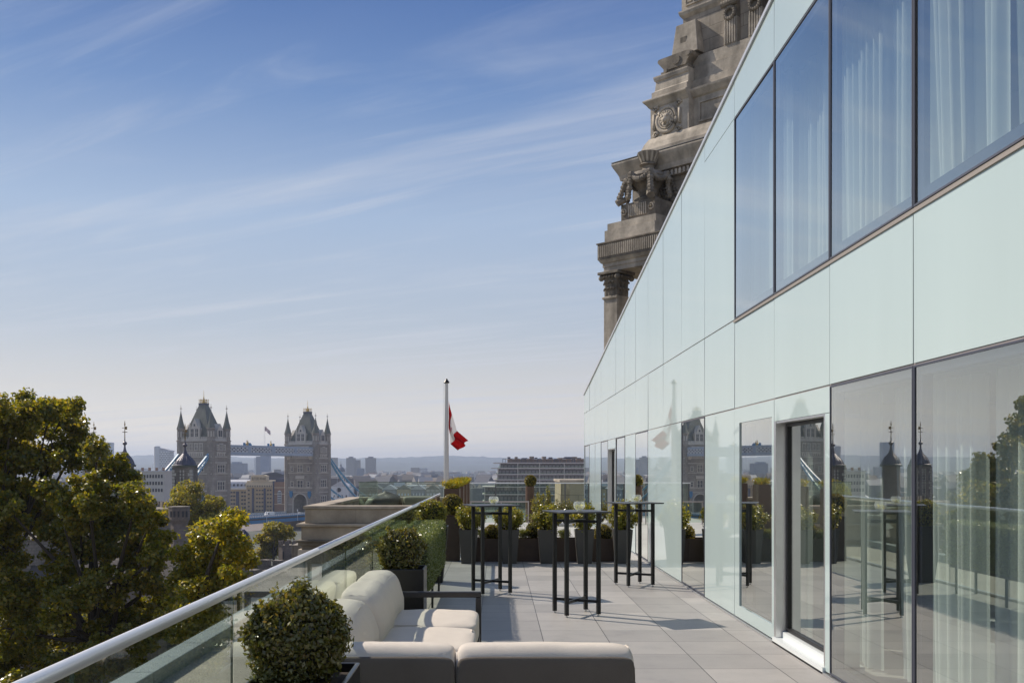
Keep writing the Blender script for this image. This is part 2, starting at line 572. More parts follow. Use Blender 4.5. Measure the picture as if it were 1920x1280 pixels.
m_room_wall = M('room_wall', (0.72, 0.74, 0.71), 0.8)
m_room_floor = M('room_carpet', (0.42, 0.41, 0.38), 0.9)
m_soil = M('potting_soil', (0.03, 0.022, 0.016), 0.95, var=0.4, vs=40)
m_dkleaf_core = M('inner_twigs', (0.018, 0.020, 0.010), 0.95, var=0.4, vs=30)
m_fabric = M('cream_outdoor_fabric', (0.70, 0.63, 0.55), 0.85, var=0.03, vs=8, bump=0.35, bs=420, spec=0.2)
m_fabric_b = m_fabric
m_bark = M('bark', (0.05, 0.040, 0.030), 0.9, var=0.35, vs=5, bump=0.5, bs=20)

def curtain_material():
    m, nt, o = new_mat('sheer_curtain')
    d = N(nt, 'ShaderNodeBsdfDiffuse'); d.inputs['Color'].default_value = (0.88, 0.93, 0.91, 1)
    t = N(nt, 'ShaderNodeBsdfTranslucent'); t.inputs['Color'].default_value = (0.80, 0.88, 0.87, 1)
    ms = N(nt, 'ShaderNodeMixShader'); ms.inputs[0].default_value = 0.35
    nt.links.new(d.outputs[0], ms.inputs[1]); nt.links.new(t.outputs[0], ms.inputs[2])
    tp = N(nt, 'ShaderNodeBsdfTransparent')
    m2 = N(nt, 'ShaderNodeMixShader'); m2.inputs[0].default_value = 0.15
    nt.links.new(ms.outputs[0], m2.inputs[1]); nt.links.new(tp.outputs[0], m2.inputs[2])
    nt.links.new(m2.outputs[0], o.inputs['Surface'])
    return m
m_curtain = curtain_material()

# ------------------------------------------------------------------ terrace deck and hotel body
XF = 2.4525                      # glass facade plane
XG = -1.08                       # glass balustrade plane
mb = MB(); mb.box(XG - 0.04, XF + 0.02, -6, 16.75, -0.12, 0.0)
tag(mb.build('terrace_floor', m_tile), kind='structure')
mb = MB(); mb.box(XG - 0.04, XF + 0.02, 16.75, 31.3, -0.12, 0.0)
tag(mb.build('roof_paving', m_pale_tile), kind='structure')

hotel = thing('hotel_block', 'stone block under the terrace, its ledge and grey coping showing outside the balustrade', 'building', (0, 0, 0))
mb = MB(); mb.box(XG + 0.1, 12, -6, 31.2, -25.5, -0.125)
mb.build('wall', m_stone, hotel)
mb = MB(); mb.box(-2.60, XG - 0.04, -6, 20.0, -0.9, -0.004)
mb.box(-2.35, XG + 0.1, -6, 20.0, -25.5, -0.9)
mb.build('ledge', m_ledge, hotel)
for i in range(22):
    y0 = -5.9 + i * 1.18
    MB().box(-2.62, -2.44, y0, min(y0 + 1.166, 19.99), -0.02, 0.10).build('coping_stone', m_coping, hotel, bevel=0.006)

# rear roof the flagpole stands on
rear = thing('hotel_rear_block', 'lower rear roof of the stone hotel behind the far terrace edge', 'building')
MB().box(-6.5, 9, 31.4, 48, -25.5, -0.9).build('wall', m_stone, rear)

# ------------------------------------------------------------------ left glass balustrade
bal = thing('glass_balustrade', 'frameless clear glass balustrade with a round satin steel handrail along the left of the terrace', 'balustrade', (XG, 0, 0))
mb = MB()
mb.tube([(0, -3.0, 1.05), (0, 5.95, 1.05)], 0.0205, 16); mb.tube([(0, 5.954, 1.05), (0, 12.5, 1.05)], 0.0205, 16)
mb.tube([(0, 12.504, 1.05), (0, 18.6, 1.05)], 0.0205, 16)
mb.build('handrail', m_rail, bal, smooth=False, bevel=0)
for p in bal.children: p.data.polygons.foreach_set('use_smooth', [len(q.vertices) == 4 for q in p.data.polygons])
edge_glass = M('glass_edge', (0.03, 0.07, 0.055), 0.15)
ys = [-3.0, -2.03, -0.51, 1.01, 2.53, 4.05, 5.57, 7.09, 8.61, 10.13, 11.65, 13.17, 14.69, 16.21, 17.4, 18.5]
for a, b in zip(ys[:-1], ys[1:]):
    g = MB(); g.box(-0.005, 0.005, a + 0.008, b - 0.008, 0.03, 1.036)
    gp = g.build('glass_panel', m_balu, bal)
    e = MB(); e.box(-0.0045, 0.0045, b - 0.0078, b - 0.003, 0.03, 1.036)
    e.build('panel_edge', edge_glass, gp)
mb = MB(); mb.box(-0.03, 0.03, -3.0, 18.5, -0.01, 0.029)
mb.build('base_channel', m_alu, bal)

# ------------------------------------------------------------------ glass hotel facade
PITCH = 1.480
Y0 = 5.870
def yk(k): return Y0 + PITCH * k
Z1, Z2, Z3 = 2.157, 3.075, 5.160      # lower head, upper sill, upper head
YEND = 28.25
def roof_z(y): return 3.63 + (28.1 - y) * 0.1088
fac = thing('glass_hotel_wing', 'two-storey hotel wing clad in mint white glass panels, sheer curtains behind its windows', 'building', (XF, 0, 0))
JG = 0.007
prnd = random.Random(12)
def panel(y0, y1, z0, z1, top=None, name='frosted_panel'):
    """flat glass cladding sheet, its top edge may follow the roof"""
    a, b = y0 + JG, y1 - JG
    za, zb = (z1 - JG, z1 - JG) if top is None else (top(a), top(b))
    poly = [(a, z0 + JG), (b, z0 + JG), (b, zb), (a, za)]
    m = MB(); m.prism(poly, 0.0, 0.02, axis='x')
    tilt = [prnd.uniform(-0.0025, 0.0025) for _ in range(3)]          # panels never hang perfectly flush
    m.v = [(x + tilt[0] + tilt[1] * (y - a) / (b - a) + tilt[2] * (z - z0), y, z) for x, y, z in m.v]
    return m.build(name, m_frost, fac)
def window(y0, y1, z0, z1, side=0.055, top=0.05, bot=0.05, dp=0.058):
    a, b = y0 + JG, y1 - JG
    c, d = z0 + JG, z1 - JG
    w = MB()
    w.box(0.022, dp, a, a + side, c, d); w.box(0.022, dp, b - side, b, c, d)
    w.box(0.022, dp, a + side, b - side, c, c + bot); w.box(0.022, dp, a + side, b - side, d - top, d)
    wo = w.build('window', m_frame_dark, fac)
    g = MB(); g.box(0.004, 0.018, a, b, c, d)
    tl = [prnd.uniform(-0.002, 0.002) for _ in range(2)]
    g.v = [(x + tl[0] * (y - a) + tl[1] * (z - c), y, z) for x, y, z in g.v]
    g.build('pane', pane_faces(g), wo)
    k_ = MB()                                                     # dark rubber gasket round the pane, just proud of it
    k_.box(-0.004, 0.0035, a - 0.001, a + 0.013, c, d); k_.box(-0.004, 0.0035, b - 0.013, b + 0.001, c, d)
    k_.box(-0.004, 0.0035, a + 0.013, b - 0.013, c, c + 0.012); k_.box(-0.004, 0.0035, a + 0.013, b - 0.013, d - 0.012, d)
    k_.build('gasket', m_gasket, wo)
    return wo
back = MB(); back.box(0.03, 0.05, yk(11) , YEND, 0, 3.5); 
lower = {}
for k in range(-3, 16):
    a, b = yk(k - 0), min(yk(k + 1), YEND)
    # k is the strip between column k and k+1 counted away from the camera
    if k in (-3, -2, -1, 0, 4, 7, 9, 11, 14):
        window(a, b, 0.02, Z1, side=0.06, top=0.06, bot=0.05, dp=0.085)
    elif k in (3, 5, 6, 8, 12, 13, 15):
        panel(a, b, 0.02, Z1)
    elif k == 2:                                   # window inset in a white glass surround
        sd, hd, sl = 0.20, 0.155, 0.15
        m_ = MB(); y0_, y1_ = a + JG, b - JG
        m_.box(0, 0.02, y0_, y0_ + 0.07, 0.027, Z1 - JG); m_.box(0, 0.02, y1_ - sd, y1_, 0.027, Z1 - JG)
        m_.box(0, 0.02, y0_ + 0.07, y1_ - sd, Z1 - hd, Z1 - JG); m_.box(0, 0.02, y0_ + 0.07, y1_ - sd, 0.027, sl)
        pn = m_.build('window_surround', m_frost, fac)
        g = MB(); g.box(0.012, 0.026, y0_ + 0.06, y1_ - sd + 0.01, sl - 0.01, Z1 - hd + 0.01)
        wo = MB(); wo.box(0.03, 0.065, y0_ + 0.07, y0_ + 0.10, sl, Z1 - hd); wo.box(0.03, 0.065, y1_ - sd - 0.03, y1_ - sd, sl, Z1 - hd)
        wo.box(0.03, 0.065, y0_ + 0.1, y1_ - sd - 0.03, sl, sl + 0.03); wo.box(0.03, 0.065, y0_ + 0.1, y1_ - sd - 0.03, Z1 - hd - 0.03, Z1 - hd)
        w_ = wo.build('window', m_frame_dark, fac)
        g.build('pane', pane_faces(g), w_)
    elif k in (1, 10):                             # glazed sliding door set back in a metal reveal
        hd = 0.20
        y0_, y1_ = a + JG, b - JG
        m_ = MB(); m_.box(0, 0.02, y0_, y1_, Z1 - hd, Z1 - JG); m_.box(0, 0.02, y0_, y0_ + 0.10, 0.03, Z1 - hd - 0.004)
        m_.build('door_surround', m_frost, fac)
        d = MB()
        d.box(-0.004, 0.26, y1_ - 0.06, y1_, 0.03, Z1 - hd - 0.003)          # far reveal
        d.box(0.0, 0.26, y0_ + 0.10, y0_ + 0.13, 0.03, Z1 - hd - 0.003)
        d.box(0.0, 0.26, y0_ + 0.13, y1_ - 0.06, Z1 - hd - 0.02, Z1 - hd - 0.003)
        do = d.build('door', m_alu, fac)
        s_ = MB(); s_.box(-0.02, 0.30, y0_ + 0.10, y1_ - 0.0, 0.004, 0.055); s_.box(0.05, 0.2, y0_ + 0.13, y1_ - 0.06, 0.055, 0.11)
        s_.build('threshold', m_white_metal, do)
        f_ = MB(); q0, q1 = y0_ + 0.14, y1_ - 0.07
        f_.box(0.085, 0.135, q0, q0 + 0.032, 0.115, Z1 - hd - 0.025); f_.box(0.085, 0.135, q1 - 0.032, q1, 0.115, Z1 - hd - 0.025)
        f_.box(0.085, 0.135, q0 + 0.032, q1 - 0.032, 0.115, 0.145); f_.box(0.085, 0.135, q0 + 0.032, q1 - 0.032, Z1 - hd - 0.05, Z1 - hd - 0.025)
        f_.build('door_leaf', m_black, do)
        g = MB(); g.box(0.105, 0.115, q0 + 0.032, q1 - 0.032, 0.145, Z1 - hd - 0.05)
        g.build('door_glass', pane_faces(g), do)
    # spandrel row
    panel(a, b, Z1, Z2)
    # upper row
    if k <= 2:
        window(a, b, Z2, Z3, side=0.085, top=0.07, bot=0.09)
        panel(a, b, Z3, 0, top=lambda y: roof_z(y) - 0.02)
    elif k == 3:
        panel(a, b, Z2, Z3); panel(a, b, Z3, 0, top=lambda y: roof_z(y) - 0.02)
    else:
        panel(a, b, Z2, 0, top=lambda y: roof_z(y) - 0.02)
# joints: metal strips behind the gaps, proud bars under and over windows
mb = MB()
for k in range(-3, 17):
    y = min(yk(k), YEND)
    mb.box(0.006, 0.021, y - 0.011, y + 0.011, 0.02, roof_z(y) - 0.03)
mb.build('vertical_joint', m_trim, fac)
mb = MB()
for z in (Z1, Z2):
    mb.box(0.0075, 0.0215, yk(-3), YEND, z - 0.012, z + 0.012)
mb.box(0.0075, 0.0215, yk(-3), yk(4), Z3 - 0.010, Z3 + 0.010)
mb.build('horizontal_joint', m_trim, fac)
mb = MB()
mb.box(-0.012, 0.0, yk(-3), yk(3), Z2 - 0.030, Z2 - 0.006)
mb.build('sill_strip', M('bronze_sill', (0.33, 0.29, 0.25), 0.5, 0.3), fac)
mb = MB(); mb.box(-0.02, 0.03, yk(-3), YEND, -0.0, 0.018)
mb.build('base_strip', m_alu, fac)
# sloping roof edge and body behind the skin
ya, yb = yk(-3), YEND + 0.02
mb = MB(); mb.prism([(ya, roof_z(ya) - 0.02), (yb, roof_z(yb) - 0.02), (yb, roof_z(yb) + 0.02), (ya, roof_z(ya) + 0.02)], -0.02, 0.12, axis='x')
mb.build('roof_edge', M('roof_trim', (0.58, 0.58, 0.60), 0.4, 0.5), fac)
mb = MB(); mb.prism([(ya, roof_z(ya) - 0.1), (yb - 0.03, roof_z(yb) - 0.1), (yb - 0.03, roof_z(yb) - 0.03), (ya, roof_z(ya) - 0.03)], 0.125, 6.8, axis='x')
mb.build('roof', M('roof_sheet', (0.25, 0.25, 0.26), 0.6), fac)
mb = MB(); mb.box(0.0, 6.8, YEND, YEND + 0.02, 0, 3.5)
mb.build('end_wall', m_frost, fac)
mb = MB(); mb.box(0.16, 6.8, ya, YEND - 0.01, Z1 + 0.06, Z2 - 0.0)
mb.build('floor_slab', M('slab', (0.5, 0.5, 0.49), 0.8), fac)
# rooms behind the glass
mb = MB()
mb.box(5.4, 5.5, ya, YEND - 0.02, 0.0, Z1 + 0.05); mb.box(5.4, 5.5, ya, YEND - 0.02, Z2 + 0.001, 7.0)
for y in (yk(-3) + 0.02, yk(3) - 0.02, yk(6), yk(9), yk(13)):
    mb.box(0.2, 5.395, y - 0.06, y + 0.06, 0.0, Z1 + 0.05)
for y in (yk(-3) + 0.02, yk(3) + 0.05):
    mb.box(0.2, 5.395, y - 0.06, y + 0.06, Z2 + 0.001, roof_z(y) - 0.12)
mb.build('room_wall', m_room_wall, fac)
mb = MB(); mb.box(0.1, 5.39, ya, YEND - 0.05, -0.1, 0.0)
mb.build('room_floor', m_room_floor, fac)
def curtain(y0, y1, z0, z1, x=0.34, seed=0, tie=0.0, amp=0.035, n=None):
    """pleated sheet; with tie>0 it gathers towards y0 at the bottom"""
    rnd = random.Random(seed)
    cols = n or max(30, int((y1 - y0) * 90)); rows = 10
    ph = [rnd.uniform(0, 6.28) for _ in range(3)]
    vs, fs = [], []
    for j in range(rows + 1):
        t = j / rows
        for i in range(cols + 1):
            s_ = i / cols
            y = y0 + (y1 - y0) * s_
            y = y + (y0 - y) * tie * (1 - t) ** 1.3
            ww = 2 * math.pi * s_ * (y1 - y0) / 0.115
            dx = amp * math.sin(ww + 0.6 * math.sin(ww * 0.23 + ph[0])) + amp * 0.6 * math.sin(ww * 0.37 + ph[1]) * (1 - 0.4 * t)
            vs.append((x + dx, y + 0.012 * math.sin(ww * 0.5 + ph[2]) * (1 - t), z0 + (z1 - z0) * t))
    for j in range(rows):
        for i in range(cols):
            a_ = j * (cols + 1) + i
            fs.append((a_, a_ + 1, a_ + cols + 2, a_ + cols + 1))
    m_ = MB(); m_.add(vs, fs)
    return m_.build('curtain', m_curtain, fac, smooth=True)
cr = random.Random(40)
def curtain_run(y0, y1, z0, z1, seed, gap=-0.02):
    y = y0
    k = 0
    while y < y1 - 0.25:
        w = min(cr.uniform(0.75, 1.35), y1 - y)
        curtain(y, y + w, z0, z1, x=cr.uniform(0.28, 0.46), seed=seed + k, tie=cr.choice([0.0, 0.08, 0.16, 0.24]), amp=cr.uniform(0.02, 0.04))
        y += w + cr.uniform(-0.2, gap); k += 1
curtain_run(1.6, 5.76, 0.02, 2.12, 100)
curtain_run(5.95, 7.25, 0.06, 2.12, 120)
curtain_run(7.5, 8.7, 0.02, 2.12, 130)
curtain_run(8.85, 10.2, 0.02, 2.12, 140)
curtain_run(11.85, 13.2, 0.02, 2.12, 150)
for k_ in (7, 9, 11, 14): curtain_run(yk(k_) + 0.1, yk(k_ + 1) - 0.15, 0.02, 2.12, 160 + 10 * k_)
curtain_run(1.6, 10.2, Z2 + 0.02, 5.3, 300, gap=0.05)
# white low cupboard and bed-end seen through the near panes
mb = MB(); mb.box(0.62, 1.25, 5.95, 7.15, 0.0, 0.44); mb.box(0.60, 1.27, 5.93, 7.17, 0.442, 0.47)
mb.build('window_seat', m_white_metal, fac)
mb = MB(); mb.box(0.45, 0.5, 5.42, 5.47, 0.0, 2.1)
mb.build('room_post', m_white_metal, fac)
# ------------------------------------------------------------------ plants
def ball_leaves(c, r, n, size, mat, name='box_ball', label='', cat='shrub', group=None, seed=1, sz=1.0, core=0.86, rough=0.06, tufts=0, thing_mesh=True, asp=0.55):
    rng = np.random.default_rng(seed)
    d = rng.normal(0, 1, (n, 3)); d /= np.linalg.norm(d, axis=1, keepdims=True)
    # lumpy radius
    k = rng.normal(0, 1, (14, 3)); k /= np.linalg.norm(k, axis=1, keepdims=True)
    lump = np.max(np.exp(6 * (d @ k.T - 1)), axis=1)
    rad = r * (0.90 + rough * 1.6 * lump + rng.normal(0, rough * 0.55, n)) * np.where(rng.random(n) < 0.35, rng.uniform(0.82, 0.97, n), 1.0)
    pts = d * rad[:, None]
    nrm = d.copy()
    if tufts > 200:
        for q_ in range(9):
            a = np.array([rng.uniform(-.1, .35), rng.uniform(-.3, .3), 1.0]); a /= np.linalg.norm(a)
            m = 40; t = rng.uniform(0.9, rng.uniform(1.2, 1.42), m)
            pts = np.vstack([pts, a[None, :] * (r * t)[:, None] + rng.normal(0, r * 0.045, (m, 3))]); nrm = np.vstack([nrm, np.repeat(a[None, :], m, 0)])
    if tufts:
        for i in range(tufts):
            a = rng.normal(0, 1, 3); a[2] = abs(a[2]) * 0.7; a /= np.linalg.norm(a)
            m = 26
            t = rng.uniform(0.88, 1.0 + rng.uniform(0.06, 0.2) + (0.16 * a[2] ** 3 if rng.random() < 0.5 else 0), m)
            q = a[None, :] * (r * t)[:, None] + rng.normal(0, r * 0.035, (m, 3))
            pts = np.vstack([pts, q]); nrm = np.vstack([nrm, np.repeat(a[None, :], m, 0)])
    pts[:, 2] *= sz
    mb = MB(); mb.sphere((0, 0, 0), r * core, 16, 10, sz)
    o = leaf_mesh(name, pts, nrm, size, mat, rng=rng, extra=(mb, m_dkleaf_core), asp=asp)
    o.location = c
    return tag(o, label, cat, group)

m_box = LM('box_leaf', [(0.052, 0.062, 0.014), (0.10, 0.112, 0.022), (0.16, 0.16, 0.04), (0.25, 0.225, 0.085), (0.11, 0.105, 0.026), (0.17, 0.12, 0.04)], 0.38, 0.22, 0.8)
m_box_y = LM('golden_box_leaf', [(0.145, 0.1232, 0.0174), (0.2175, 0.1668, 0.0217), (0.1305, 0.1305, 0.0217), (0.2465, 0.174, 0.029)], 0.3, 0.45)
m_hedge = LM('hedge_leaf', [(0.08, 0.115, 0.04), (0.125, 0.165, 0.065), (0.24, 0.28, 0.15), (0.11, 0.14, 0.05), (0.17, 0.19, 0.06)], 0.3, 0.36, 0.55)
m_laurel = LM('laurel_leaf', [(0.10, 0.125, 0.018), (0.16, 0.175, 0.024), (0.24, 0.215, 0.034), (0.30, 0.25, 0.05), (0.13, 0.15, 0.02)], 0.42, 0.34, 0.5)
m_yellowgrass = LM('yellow_grass', [(0.16, 0.19, 0.02), (0.28, 0.24, 0.025), (0.20, 0.21, 0.025), (0.34, 0.22, 0.02), (0.12, 0.15, 0.02)], 0.45, 0.5)
m_grass = LM('grass_blade', [(0.087, 0.1087, 0.029), (0.145, 0.1595, 0.058), (0.1885, 0.1885, 0.087)], 0.35, 0.5)

def planter(name, label, c, wx, wy, h, mat, taper=1.0, group=None, z=0.0, rim=0.02, cat='planter'):
    t = thing(name, label, cat, (c[0], c[1], z), 0, group)
    b = MB(); b.frustum((0, 0), wx / 2 * taper, wy / 2 * taper, wx / 2, wy / 2, 0.0, h, hollow=rim)
    b.build('pot', mat, t, bevel=0.006)
    s = MB(); s.box(-wx / 2 + rim * 1.6, wx / 2 - rim * 1.6, -wy / 2 + rim * 1.6, wy / 2 - rim * 1.6, h - 0.06, h - 0.035)
    s.build('soil', m_soil, t)
    return t

# two square black planters with clipped box balls beside the balustrade
p1c = (-0.80, 4.13)
planter('square_planter', 'glossy black square planter in the foreground at the near end of the sofa', p1c, 0.40, 0.44, 0.70, m_blackbox)
ball_leaves((p1c[0] - 0.035, p1c[1], 0.835), 0.192, 7600, 0.0235, m_box, 'box_shrub', 'large loose box ball in the foreground, shaggy shoots breaking its outline', 'shrub', seed=3, rough=0.13, tufts=260, sz=0.97)
# trailing leaves over the planter rim
rng = np.random.default_rng(8)
q = np.column_stack([rng.uniform(-0.19, 0.05, 900), rng.uniform(-0.21, 0.14, 900), rng.normal(0.72, 0.022, 900)])
q[:, :2] += np.array(p1c)
tl = leaf_mesh('ground_cover', q, np.tile([0, 0, 1.0], (900, 1)), 0.018, LM('variegated_leaf', [(0.0725, 0.087, 0.0217), (0.232, 0.2465, 0.1305), (0.1305, 0.145, 0.058)], 0.25), rng=rng)
tag(tl, 'small variegated trailing plant at the foot of the foreground box ball', 'plant')

p2c = (-0.82, 8.75)
planter('square_planter', 'glossy black square planter behind the far end of the sofa', p2c, 0.37, 0.36, 0.675, m_blackbox)
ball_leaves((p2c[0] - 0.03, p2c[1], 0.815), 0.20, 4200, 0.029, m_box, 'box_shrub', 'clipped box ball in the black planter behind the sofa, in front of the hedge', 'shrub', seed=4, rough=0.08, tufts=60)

# box hedge on legs
hx0, hx1, hy0, hy1, hz0, hz1 = -1.02, -0.66, 9.45, 12.35, 0.42, 0.885
hp = thing('hedge_trough', 'narrow black trough on thin legs carrying the long hedge by the balustrade', 'planter', (0, 0, 0))
mb = MB(); mb.box(hx0 + 0.03, hx1 - 0.03, hy0 + 0.02, hy1 - 0.02, hz0 - 0.10, hz0 + 0.02); mb.build('trough', m_black, hp)
for y in (9.6, 11.0, 12.2):
    for x in (hx0 + 0.06, hx1 - 0.06):
        MB().box(x - 0.012, x + 0.012, y - 0.012, y + 0.012, 0, hz0 - 0.10).build('leg', m_black, hp)
rng = np.random.default_rng(5)
P_, N_ = [], []
def face_pts(n, fx, nrm):
    u, v = rng.random(n), rng.random(n)
    P_.append(fx(u, v)); N_.append(np.tile(nrm, (n, 1)))
face_pts(11000, lambda u, v: np.column_stack([np.full(u.size, hx1), hy0 + u * (hy1 - hy0), hz0 - 0.06 + v * (hz1 - hz0 + 0.06)]), np.array([1, 0, 0.]))
face_pts(7000, lambda u, v: np.column_stack([np.full(u.size, hx0), hy0 + u * (hy1 - hy0), hz0 - 0.06 + v * (hz1 - hz0 + 0.06)]), np.array([-1, 0, 0.]))
face_pts(8000, lambda u, v: np.column_stack([hx0 + u * (hx1 - hx0), hy0 + v * (hy1 - hy0), np.full(u.size, hz1)]), np.array([0, 0, 1.]))
face_pts(1600, lambda u, v: np.column_stack([hx0 + u * (hx1 - hx0), np.full(u.size, hy0), hz0 + v * (hz1 - hz0)]), np.array([0, -1, 0.]))
face_pts(1200, lambda u, v: np.column_stack([hx0 + u * (hx1 - hx0), np.full(u.size, hy1), hz0 + v * (hz1 - hz0)]), np.array([0, 1, 0.]))
P_ = np.vstack(P_); N_ = np.vstack(N_)
P_ = P_ + N_ * rng.normal(0, 0.011, (len(P_), 1))
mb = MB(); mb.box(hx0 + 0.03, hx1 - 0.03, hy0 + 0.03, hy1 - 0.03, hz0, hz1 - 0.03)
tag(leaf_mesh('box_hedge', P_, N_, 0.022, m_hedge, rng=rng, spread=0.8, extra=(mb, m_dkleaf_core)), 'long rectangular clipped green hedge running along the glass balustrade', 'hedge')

# tapered black planter and ball beyond the hedge
planter('tapered_planter', 'tall narrow black tapered planter standing at the far end of the hedge', (-0.86, 13.5), 0.38, 0.38, 0.76, m_black, 0.62)
ball_leaves((-0.88, 13.5, 0.925), 0.19, 2600, 0.032, m_laurel, 'box_shrub', 'round green shrub with pale flecked leaves in the black tapered planter past the hedge', 'shrub', seed=6, rough=0.07, tufts=20)

# row of grey tapered planters across the terrace
desc = ['leftmost, under the left bar table', 'second from the left, behind the left bar table', 'in the middle, left of the centre bar table legs', 'fourth from the left, between centre and right bar tables', 'rightmost, behind the right bar table']
px_mid = [878.5, 955.7, 1026, 1095.5, 1167]
for i, px in enumerate(px_mid):
    X = (px - VX) / F * 16.15
    planter('tapered_planter', 'slate grey tapered square planter ' + desc[i], (X, 16.15), 0.305, 0.305, 0.55, m_grey_pot, 0.74, 'slate grey tapered planters in a row')
def bush(c, rx, h, n, size, mat, name, label, cat='shrub', seed=1, group=None, point=0.0, stems=True):
    """upright leafy shrub of shoots rising from its base"""
    rng = np.random.default_rng(seed)
    sh = 46
    P, Q = [], []
    mb = MB()
    for i in range(sh):
        a = rng.uniform(0, 6.283); rr = rx * math.sqrt(rng.random())
        top = h * (1 - 0.42 * (rr / rx) ** 2 * (1 + point)) * rng.uniform(0.78, 1.06)
        e = np.array([rr * math.cos(a), rr * math.sin(a), top]); b0 = np.array([e[0] * 0.25, e[1] * 0.25, 0])
        mb.tube([tuple(b0), tuple((b0 + e) / 2 + np.array([e[0] * .18, e[1] * .18, 0])), tuple(e * 0.97)], 0.005, 4, 0.002)
        m = n // sh
        t = rng.beta(1.8, 1.0, m)
        mid = (b0 + e) / 2 + np.array([e[0] * .18, e[1] * .18, 0])
        pp = ((1 - t) ** 2)[:, None] * b0 + (2 * t * (1 - t))[:, None] * mid + (t ** 2)[:, None] * e
        pp += rng.normal(0, rx * 0.10, (m, 3))
        P.append(pp); Q.append(np.tile([e[0] / rx * .8, e[1] / rx * .8, 0.7], (m, 1)))
    o = leaf_mesh(name, np.vstack(P), np.vstack(Q), size, mat, rng=rng, spread=0.7, extra=(mb, m_bark))
    o.location = c
    return tag(o, label, cat, group)
bl = ['leafy yellow green shrub in the leftmost grey planter', 'leafy shrub in the second grey planter behind the left bar table', 'leafy shrub in the middle grey planter, left of the centre table legs',
      'leafy shrub rising behind the centre table in the fourth grey planter', 'dense green shrub in the rightmost grey planter beside the glass wall']
bh = [0.44, 0.42, 0.42, 0.52, 0.50]
for i, px in enumerate(px_mid):
    X = (px - VX) / F * 16.15
    bush((X, 16.15, 0.52), 0.26 if i != 3 else 0.22, bh[i], 2400, 0.052, m_laurel, 'leafy_shrub', bl[i], seed=20 + i, group='shrubs in the grey planters', point=0.3 if i in (3, 4) else 0)

# brown trough behind them with its own planting
tr = thing('trough_planter', 'long low brown steel trough across the terrace behind the grey planters', 'planter', (0.72, 16.62, 0))
mb = MB(); mb.frustum((0, 0), 1.28, 0.20, 1.28, 0.20, 0, 0.375, hollow=0.02); mb.build('pot', m_brown, tr)
MB().box(-1.25, 1.25, -0.17, 0.17, 0.30, 0.335).build('soil', m_soil, tr)
for i, (px, r, z, mt, lb) in enumerate([(923, 0.135, 0.47, m_box_y, 'small amber tinged box ball in the brown trough behind the left bar table'),
                                       (1000, 0.135, 0.50, m_box, 'small green box ball in the brown trough, left of the middle grey planter'),
                                       (1131, 0.165, 0.44, m_box_y, 'low amber box ball in the trough between the two right grey planters')]):
    ball_leaves(((px - VX) / F * 16.62, 16.62, z), r, 1300, 0.034, mt, 'box_shrub', lb, seed=40 + i, rough=0.06)
for i, (px, lb) in enumerate([(982, 'wispy pale grass tuft in the brown trough beside the second grey planter'), (1057, 'wispy pale grass tuft in the trough beneath the centre bar table'), (905, 'short green tuft in the trough beneath the left bar table')]):
    rng = np.random.default_rng(60 + i)
    n = 420
    a = rng.uniform(0, 6.28, n); l = rng.uniform(0.1, 0.27, n); le = rng.uniform(0.1, 0.7, n)
    X = (px - VX) / F * 16.6
    pts = np.column_stack([X + np.cos(a) * l * le * 0.7 + rng.normal(0, .03, n), 16.6 + np.sin(a) * l * le * 0.7, 0.34 + l * 0.6])
    o = leaf_mesh('grass_tuft', pts, np.column_stack([np.cos(a), np.sin(a), np.full(n, 0.2)]), 0.12, m_grass, rng=rng, asp=0.07, spread=0.4)
    tag(o, lb, 'grass')

# brown tall planters on the left edge, first with a golden ball, the others with yellow grass
planter('tall_planter', 'tall brown steel planter nearest the railing end, holding the golden ball', (-0.765, 16.62), 0.27, 0.27, 0.74, m_brown)
ball_leaves((-0.755, 16.6, 0.935), 0.185, 2300, 0.032, m_box_y, 'box_shrub', 'neatly clipped golden box ball on the tall brown planter at the railing end', seed=9, rough=0.035)
pl = ['nearest of the brown tall planters with yellow grass, beside the flagpole', 'second brown tall planter with yellow grass', 'third brown tall planter with yellow grass', 'farthest brown tall planter with orange yellow grass']
for i, y in enumerate([17.6, 19.6, 21.6, 23.6]):
    planter('tall_planter', pl[i], (-0.80, y), 0.27, 0.5, 1.18, m_corten, group='brown planters in a line at the terrace edge')
    rng = np.random.default_rng(80 + i)
    n = 520
    a = rng.uniform(0, 6.28, n); l = rng.uniform(0.06, 0.2, n); le = rng.uniform(0.2, 1.1, n)
    pts = np.column_stack([-0.80 + np.cos(a) * l * le * .6 + rng.uniform(-.1, .1, n), y + np.sin(a) * l * le + rng.uniform(-.2, .2, n), 1.15 + l * 0.75])
    o = leaf_mesh('ornamental_grass', pts, np.column_stack([np.cos(a), np.sin(a), np.full(n, 0.3)]), 0.13, m_yellowgrass, rng=rng, asp=0.13, spread=0.5)
    tag(o, ['bright yellow green grass in the nearest tall brown planter', 'yellow grass in the second tall brown planter', 'golden grass in the third tall brown planter', 'orange gold grass in the farthest tall brown planter'][i], 'grass')

